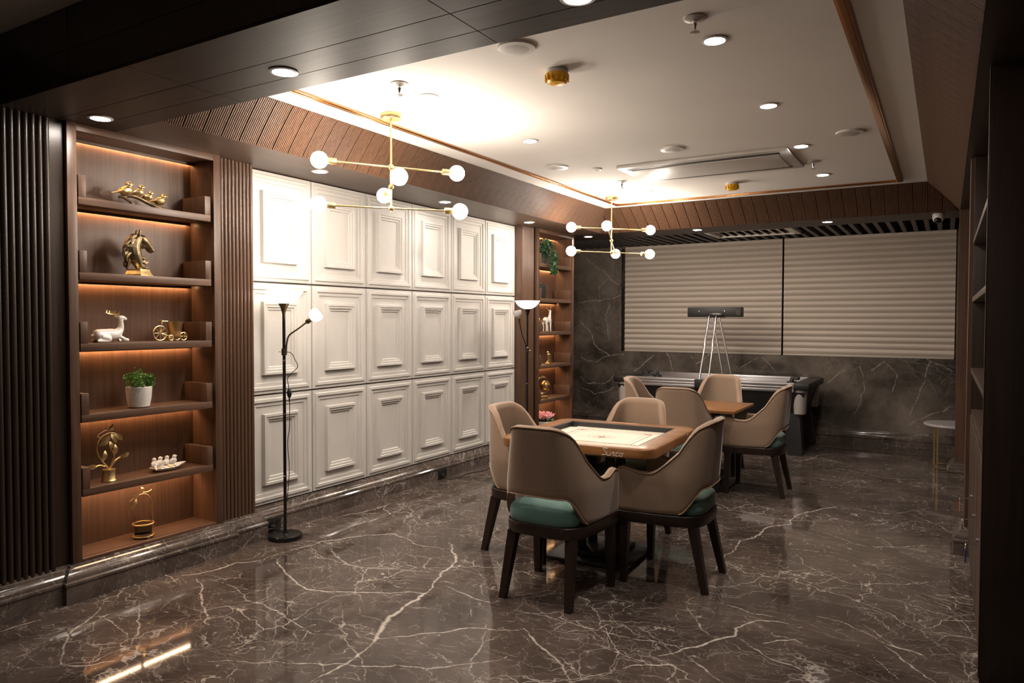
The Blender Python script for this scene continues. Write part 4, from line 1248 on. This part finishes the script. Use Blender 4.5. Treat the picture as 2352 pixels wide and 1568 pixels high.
# horse head bust
t = thing('horse_bust', 'bronze horse head bust on a stepped foot, second shelf of near niche', 'ornament', (.05, 2.475, Z2))
ft = MB().loft([[(x * .052 * q, y * .062 * q, z) for x, y in ((-1, -1), (1, -1), (1, 1), (-1, 1))] for q, z in ((1.0, 0), (1.0, .008), (.92, .011), (.78, .030), (.76, .040))]).build('foot', 'gold', t, False)
ft.rotation_euler[2] = .45
mb = MB()
nk = catmull([(0, .005, .036), (0, -.004, .075), (0, -.026, .118), (0, -.032, .160), (0, -.016, .202), (0, .008, .226)], 16)
mb.tube(nk, [.018, .020, .024, .029, .033, .037, .040, .041, .041, .040, .038, .036, .033, .030, .027, .025], 12)
mb.tube(catmull([(0, .000, .224), (0, .026, .208), (0, .056, .182), (0, .084, .154), (0, .090, .147)], 12), [.022, .028, .031, .031, .029, .025, .021, .018, .0165, .016, .014, .008], 12)
mb.ball((0, .022, .186), (.022, .026, .026))
mb.tube([(0, .050, .172), (0, .066, .150), (0, .078, .142)], [.014, .011, .006], 8)
for sx in (-1, 1): mb.tube([(sx * .014, -.004, .238), (sx * .018, .000, .262), (sx * .018, .004, .272)], [.009, .006, .001], 6)
rnd = random.Random(3)
for k in range(20):
    a = Vector(nk[int(3 + k / 19 * 12)])
    x0 = rnd.uniform(-.016, .016)
    mb.tube(catmull([(x0, a.y - .020, a.z + .016), (x0 * 1.4, a.y - .044, a.z + .004), (x0 * 1.6, a.y - .056 - rnd.uniform(0, .010), a.z - .026), (x0 * 1.5, a.y - .050, a.z - .044)], 8), [.007, .0085, .009, .0085, .007, .005, .003, .001], 6)
for k in range(9):
    a = Vector((rnd.uniform(-.02, .02), rnd.uniform(.000, .018), .060 + k * .008))
    mb.tube(catmull([tuple(a), tuple(a + Vector((0, .020, -.010))), tuple(a + Vector((0, .042, -.008 + rnd.uniform(-.006, .008))))], 6), [.010, .009, .008, .006, .004, .001], 6)
for sx in (-1, 1):
    mb.ball((sx * .021, .030, .206), (.005, .008, .006), 8, 6); mb.ball((sx * .010, .084, .158), (.005, .005, .005), 8, 6)
remesh(mb.build('horse_head', 'horse', t), .0024, 1)

# reclining deer
def antlers(t, base, s, back):
    mb = MB()
    for sx in (-1, 1):
        main = catmull([(base[0] + sx * .008, base[1], base[2]), (base[0] + sx * .02, base[1] - .015 * back, base[2] + .014 * s), (base[0] + sx * .026, base[1] - .045 * back, base[2] + .020 * s), (base[0] + sx * .024, base[1] - .062 * back, base[2] + .030 * s)], 12)
        mb.tube(main, .0034, 6)
        for i, dz in ((4, .020), (7, .022), (10, .016)):
            p = Vector(main[i]); mb.tube([tuple(p), tuple(p + Vector((sx * .004, .006 * back, dz * s)))], [.003, .0018], 6)
    mb.build('antlers', 'gold', t)
t = thing('deer_figurine', 'white porcelain deer lying down with gold antlers, third shelf of near niche', 'figurine', (.05, 2.30, Z3))
mb = MB()
mb.tube(catmull([(0, -.085, .034), (0, -.060, .042), (0, -.02, .044), (0, .02, .044), (0, .055, .044)], 14), [.018, .028, .033, .034, .033, .033, .033, .033, .034, .034, .033, .031, .028, .022], 14)
mb.tube(catmull([(0, .040, .048), (0, .062, .075), (0, .066, .105), (0, .062, .132)], 10), [.028, .026, .022, .019, .017, .015, .014, .013, .013, .012], 12)
mb.tube(catmull([(0, .050, .134), (0, .068, .138), (0, .088, .134), (0, .100, .128)], 8), [.011, .0145, .015, .014, .012, .010, .0085, .006], 10)
for sx in (-1, 1):
    mb.tube([(sx * .010, .050, .140), (sx * .020, .044, .146), (sx * .024, .040, .146)], [.005, .006, .001], 6)
    mb.tube(catmull([(sx * .022, .050, .03), (sx * .026, .075, .015), (sx * .024, .095, .011), (sx * .02, .060, .010)], 10), .0105, 8)
    mb.tube(catmull([(sx * .022, -.055, .03), (sx * .034, -.02, .022), (sx * .034, -.03, .010), (sx * .03, -.085, .010)], 10), [.020, .019, .017, .015, .013, .012, .011, .010, .010, .009], 8)
mb.ball((0, -.094, .040), (.008, .012, .008))
remesh(mb.build('body', 'porcelain', t), .0034, 4)
antlers(t, (0, .055, .145), .8, 1)

# gold tricycle planter
t = thing('tricycle_planter', 'small gold tricycle planter with a bucket, third shelf of near niche', 'ornament', (.05, 2.665, Z3 + .0015))
def wheel(parent, c, r, spokes):
    mb = MB().tube([(c[0], c[1] + r * math.cos(a), c[2] + r * math.sin(a)) for a in np.linspace(0, 2 * math.pi, 28)[:-1]], .0036, 8, closed=True)
    for k in range(spokes):
        a = math.pi * 2 * k / spokes
        mb.tube([c, (c[0], c[1] + r * math.cos(a), c[2] + r * math.sin(a))], .0017, 6)
    mb.lathe([(0, -.008), (.007, -.008), (.007, .008), (0, .008)], 12, c, (1, 0, 0))
    mb.build('wheel', 'brass', parent)
wheel(t, (0, -.062, .046), .043, 8)
wheel(t, (-.032, .070, .026), .023, 6); wheel(t, (.032, .070, .026), .023, 6); wheel(t, (.03, -.010, .018), .015, 6)
mb = MB().tube(catmull([(0, -.062, .046), (0, -.052, .075), (0, -.050, .105), (0, -.040, .120)], 10), .003, 8)
mb.tube([(0, -.052, .118), (0, -.012, .116)], .0042, 8); mb.tube([(-.025, -.058, .122), (.025, -.058, .122)], .003, 8)
mb.tube(catmull([(0, -.062, .046), (0, -.01, .030), (0, .03, .024), (0, .070, .026)], 10), .003, 8); mb.tube([(-.034, .070, .026), (.034, .070, .026)], .0025, 8)
mb.build('frame', 'brass', t)
MB().lathe([(.030, .026), (.034, .030), (.044, .098), (.050, .112), (.051, .116), (.047, .116), (.040, .096), (.030, .034), (0, .034)], 28, (0, .035, 0)).build('bucket', 'brass', t)

# potted shrub
def foliage(parent, c, rx, rz, n, mat, leaf=.010, seed=1, up=.0):
    rnd = random.Random(seed); mb = MB()
    for k in range(n):
        a = rnd.uniform(0, 2 * math.pi); rr = rnd.random() ** .5; h = rnd.random()
        p = Vector((c[0] + rx * rr * math.cos(a) * (.5 + .6 * h), c[1] + rx * rr * math.sin(a) * (.5 + .6 * h), c[2] + rz * h * (1.05 - .35 * rr * rr)))
        d = Vector((rnd.gauss(0, 1) + math.cos(a), rnd.gauss(0, 1) + math.sin(a), rnd.gauss(.3, .8) + up)).normalized()
        s = d.orthogonal().normalized(); l = leaf * rnd.uniform(.7, 1.4)
        u = s * l * .36; m = p + d * l * .5 + d.cross(s) * l * .1
        mb.add([tuple(p), tuple(m + u), tuple(p + d * l), tuple(m - u)], [(0, 1, 2), (0, 2, 3)])
    o = mb.build('foliage', mat, parent, smooth=False)
    o['kind'] = 'stuff'
    return o
t = thing('potted_plant', 'leafy green plant in a white textured pot, fourth shelf of near niche', 'plant', (.05, 2.467, Z4))
MB().lathe([(0, 0), (.048, 0), (.056, .006), (.066, .06), (.070, .118), (.067, .122), (.063, .116), (.060, .09), (0, .09)], 36).build('pot', 'pot', t)
MB().lathe([(0, .1), (.062, .1), (.062, .088), (0, .088)], 20).build('soil', 'rubber', t)
mb = MB(); rnd = random.Random(9)
for k in range(26):
    a = rnd.uniform(0, 6.28); r = rnd.uniform(.02, .085)
    mb.tube([(r * .3 * math.cos(a), r * .3 * math.sin(a), .10), (r * .8 * math.cos(a), r * .8 * math.sin(a), .15), (r * math.cos(a), r * math.sin(a), .165 + rnd.uniform(-.01, .03))], .0012, 5)
mb.build('stems', 'leaf_dark', t)
rnd = random.Random(21)
for k in range(15):
    a = rnd.uniform(0, 6.28); r = rnd.uniform(.0, .075)
    foliage(t, (r * math.cos(a), r * math.sin(a), .105 + rnd.uniform(0, .03)), .026, .065 + rnd.uniform(-.02, .03), 95, 'leaf', .013, 30 + k, .5)

# leaves
def leaf_blade(mb, p, d, l, w, nrm=(1, 0, 0), curl=.15):
    p = Vector(p); d = Vector(d).normalized(); n = Vector(nrm); s = d.cross(n).normalized(); n = s.cross(d)
    rows = []
    for k in range(7):
        u = k / 6; ww = w * math.sin(math.pi * min(1, u * .93 + .05)) ** .8
        c = p + d * l * u + n * l * curl * math.sin(u * 3)
        rows.append([tuple(c + s * ww + n * ww * .25), tuple(c + n * .001), tuple(c - s * ww + n * ww * .25), tuple(c - n * .0022)])
    mb.loft(rows)
t = thing('leaf_sculpture', 'gold leafy branch ring on a drum foot, fifth shelf of near niche', 'ornament', (.05, 2.285, Z5))
MB().lathe([(0, 0), (.040, 0), (.042, .004), (.036, .012), (.031, .058), (.034, .062), (.033, .066), (0, .066)], 28).build('foot', 'gold', t)
mb = MB()
c1 = catmull([(0, 0, .06), (0, -.012, .085), (0, -.040, .120), (0, -.062, .165), (0, -.064, .21), (0, -.040, .25), (0, 0, .268), (0, .04, .262)], 36)
c2 = catmull([(0, 0, .06), (0, .016, .09), (0, .028, .12), (0, .030, .145), (0, .015, .175)], 20)
c3 = catmull([(0, .01, .075), (0, .04, .11), (0, .068, .125)], 12); c4 = catmull([(0, -.02, .085), (0, -.05, .095), (0, -.075, .09)], 12)
c5 = catmull([(0, -.045, .245), (0, -.06, .262), (0, -.02, .285), (0, .03, .283)], 14)
for c in (c1, c2, c3, c4, c5): mb.tube(c, .0042, 8)
mb.build('branches', 'gold', t)
for p, d in (((0, .060, .122), (0, 1, .35)), ((0, -.068, .092), (0, -1, .1)), ((0, -.035, .115), (0, .25, 1)), ((0, .022, .165), (0, -.3, 1)), ((0, .03, .14), (0, .1, 1)), ((0, .035, .262), (0, .8, -.8)), ((0, .015, .262), (0, .5, -1)), ((0, -.055, .205), (0, 1, .45)), ((0, -.045, .235), (0, 1, .25))):
    mb = MB(); leaf_blade(mb, p, d, .060, .014); mb.build('leaf', 'gold', t)
mb = MB(); bird_mesh(mb, (0, .015, .292), .55, H_, True); remesh(mb.build('bird', 'gold', t), .0025, 2)

t = thing('bird_dish', 'white leaf shaped dish with four little white birds, fifth shelf of near niche', 'ornament', (.05, 2.632, Z5))
rings = []
for s, z in ((.55, .0), (.60, .0), (.80, .006), (1.0, .022), (.97, .024), (.78, .012), (.5, .009)):
    rr = []
    for k in range(36):
        a = 2 * math.pi * k / 36
        r = 1 + .06 * math.cos(5 * a)
        yy = .098 * math.cos(a) * r; xx = .056 * math.sin(a) * r
        if math.cos(a) > .9: yy += .028 * (math.cos(a) - .9) * 10
        rr.append((xx * s, yy * s, z + (.008 * max(0, math.cos(a)) ** 3 if s > .9 else 0)))
    rings.append(rr)
MB().loft(rings).build('dish', 'porcelain', t)
for y, x, yaw in ((-.075, .0, H_ + 1.2), (-.035, -.02, H_ - .2), (.005, -.01, H_ + .3), (.050, -.01, H_ - .4)):
    mb = MB(); bird_mesh(mb, (x, y, .045), .85, yaw, True, .5); remesh(mb.build('bird', 'porcelain', t), .003, 2)
for k, (y, x) in enumerate(((-.02, .025), (.02, .03), (.05, .02), (.0, .012))):
    MB().ball((x, y, .020), (.011, .012, .009), 12, 8).build('pebble', 'gold' if k % 2 else 'pot', t)

t = thing('glass_holder', 'glass tumbler in a gold ring holder with leafy hoop, lowest shelf of near niche', 'ornament', (.05, 2.482, Z6))
MB().lathe([(.054, .010), (.056, .012), (.056, .016), (.0, .018)], 36).build('base_plate', 'gold', t)
for z, r in ((.012, .055), (.082, .056)):
    MB().tube([(r * math.cos(a), r * math.sin(a), z) for a in np.linspace(0, 2 * math.pi, 40)[:-1]], .0048, 8, closed=True).build('ring', 'brass', t)
MB().lathe([(0, .019), (.046, .019), (.049, .024), (.049, .125), (.0465, .125), (.0462, .027), (0, .025)], 40).build('tumbler', 'glass', t)
MB().lathe([(0, .0255), (.0455, .0275), (.0455, .075), (0, .075)], 32).build('candle_wax', 'glass_smoke', t)
hoop = catmull([(0, .056, .012), (0, .058, .09), (0, .058, .16), (0, .050, .215), (0, .020, .250), (0, -.02, .255), (0, -.06, .238), (0, -.078, .225)], 40)
mb = MB().tube(hoop, [.0036] * 40, 8)
mb.tube(catmull([(0, .0, .256), (0, .005, .285), (0, -.008, .292)], 8), .0028, 6); mb.tube(catmull([(0, .0, .265), (0, .03, .262), (0, .055, .27)], 8), .0026, 6)
for a in (0, 2.1, 4.2): mb.tube([(.05 * math.cos(a), .05 * math.sin(a), 0), (.05 * math.cos(a), .05 * math.sin(a), .012)], .006, 8)
mb.build('hoop', 'gold', t)
mb = MB(); leaf_blade(mb, (0, -.04, .235), (0, -.55, -1), .062, .013); mb.build('leaf', 'brass', t)
mb = MB(); leaf_blade(mb, (0, -.02, .252), (0, -1, .1), .05, .011); mb.build('leaf', 'brass', t)
mb = MB(); leaf_blade(mb, (0, .0, .268), (0, -.3, 1), .03, .008); mb.build('leaf', 'brass', t)

# ---- far niche
t = thing('trailing_plant', 'dark green trailing plant spilling from the top shelf of the far niche', 'plant', (.06, 7.32, Z1))
MB().lathe([(0, 0), (.05, 0), (.062, .09), (.058, .092), (.05, .07), (0, .07)], 24).build('pot', 'rubber', t)
foliage(t, (0, 0, .07), .11, .20, 700, 'leaf_dark', .034, 5)
foliage(t, (.155, .0, -.13), .045, .28, 260, 'leaf_dark', .030, 6)
t = thing('black_vase', 'square black vase on the second shelf of the far niche', 'vase', (.05, 7.285, Z2))
MB().box(-.05, .05, -.075, .075, 0, .165, .008).build('body', 'black', t)
MB().lathe([(.034, .164), (.038, .170), (.036, .180), (.030, .180), (.030, .166)], 20).build('neck', 'black', t)
t = thing('gold_stem_ornament', 'slim gold stem ornament beside the black vase in the far niche', 'ornament', (.05, 7.43, Z2))
MB().lathe([(0, 0), (.022, 0), (.022, .006), (.006, .012), (.004, .10), (.010, .12), (.004, .14), (0, .15)], 16).build('stem', 'gold', t)
MB().ball((0, 0, .155), .014).build('finial', 'gold', t)

t = thing('deer_figurine', 'white porcelain deer standing with gold antlers in the far niche', 'figurine', (.05, 7.47, Z3))
mb = MB()
mb.tube(catmull([(0, -.07, .125), (0, -.04, .135), (0, .0, .130), (0, .045, .132), (0, .06, .13)], 12), [.018, .028, .033, .033, .031, .030, .030, .031, .033, .032, .028, .02], 12)
mb.tube(catmull([(0, .045, .138), (0, .065, .175), (0, .072, .215), (0, .075, .235)], 9), [.026, .024, .021, .018, .016, .015, .014, .013, .012], 10)
mb.tube(catmull([(0, .062, .240), (0, .080, .242), (0, .104, .232)], 7), [.012, .016, .016, .014, .012, .010, .007], 10)
for sx in (-1, 1):
    mb.tube([(sx * .018, -.048, .125), (sx * .020, -.060, .085), (sx * .019, -.052, .045), (sx * .019, -.056, 0)], [.022, .013, .009, .0085], 8)
    mb.tube([(sx * .016, .045, .12), (sx * .018, .050, .07), (sx * .018, .05, .04), (sx * .018, .054, 0)], [.017, .011, .009, .0085], 8)
    mb.tube([(sx * .012, .062, .248), (sx * .026, .055, .254)], [.006, .002], 6)
mb.ball((0, -.078, .132), (.009, .014, .012))
remesh(mb.build('body', 'porcelain', t), .004, 3)
antlers(t, (0, .065, .252), 1.2, .8)
t = thing('gold_bouquet_pot', 'small gold pot with gold sprigs behind the standing deer', 'ornament', (.05, 7.245, Z3))
MB().lathe([(0, 0), (.030, 0), (.034, .07), (.031, .07), (.027, .06), (0, .06)], 20).build('pot', 'brass', t)
foliage(t, (0, 0, .065), .05, .09, 160, 'gold', .022, 8, .5)

t = thing('gold_candle_holder', 'short gold bird topped candle holder in the far niche', 'ornament', (.05, 7.52, Z4))
MB().lathe([(0, 0), (.034, 0), (.036, .006), (.028, .014), (.026, .07), (.032, .078), (.032, .084), (0, .084)], 24).build('drum', 'brass', t)
mb = MB(); bird_mesh(mb, (0, -.01, .105), 1.0, -H_, True); remesh(mb.build('bird', 'brass', t), .003, 2)
t = thing('dark_bird_ornament', 'small dark bird figure with pale head in the far niche', 'ornament', (.05, 7.27, Z4))
mb = MB(); bird_mesh(mb, (0, 0, .045), 1.5, H_, True, .5); remesh(mb.build('body', 'bronze', t), .005, 2)
MB().ball((0, .026, .092), .012).build('crest', 'porcelain', t)
MB().lathe([(0, 0), (.03, 0), (.03, .008), (0, .010)], 18).build('foot', 'bronze', t)
tag(MB().tube(catmull([(.1, 7.34, Z4 + .01), (.11, 7.40, Z4 + .04), (.11, 7.44, Z4 + .01)], 10), .006, 6).build('gold_twig', 'gold'), 'curled gold twig between two ornaments in the far niche', 'ornament')

t = thing('globe_ornament', 'glass and gold globe on a gold foot in the far niche', 'ornament', (.05, 7.355, Z5))
MB().lathe([(0, 0), (.068, 0), (.070, .004), (.070, .026), (.066, .030), (.012, .034), (.010, .055), (0, .055)], 32).build('foot', 'brass', t)
MB().ball((0, 0, .155), .098, 28, 18).build('glass_ball', 'glass', t)
MB().ball((.02, .02, .15), .045, 20, 14).build('inner_ball', 'brass', t)
MB().tube([(0, .104 * math.cos(a), .155 + .104 * math.sin(a)) for a in np.linspace(0, 2 * math.pi, 44)[:-1]], .0045, 8, closed=True).build('meridian_ring', 'brass', t)

t = thing('flower_pot', 'pink flowers in a pale round pot at the bottom of the far niche', 'plant', (.06, 7.38, Z6))
MB().lathe([(0, 0), (.085, 0), (.098, .02), (.105, .10), (.102, .106), (.095, .10), (.09, .085), (0, .085)], 32).build('pot', 'pot', t)
foliage(t, (0, 0, .09), .12, .06, 500, 'leaf_dark', .028, 11, .6)
foliage(t, (0, 0, .12), .125, .085, 900, 'pink', .017, 12, .6)
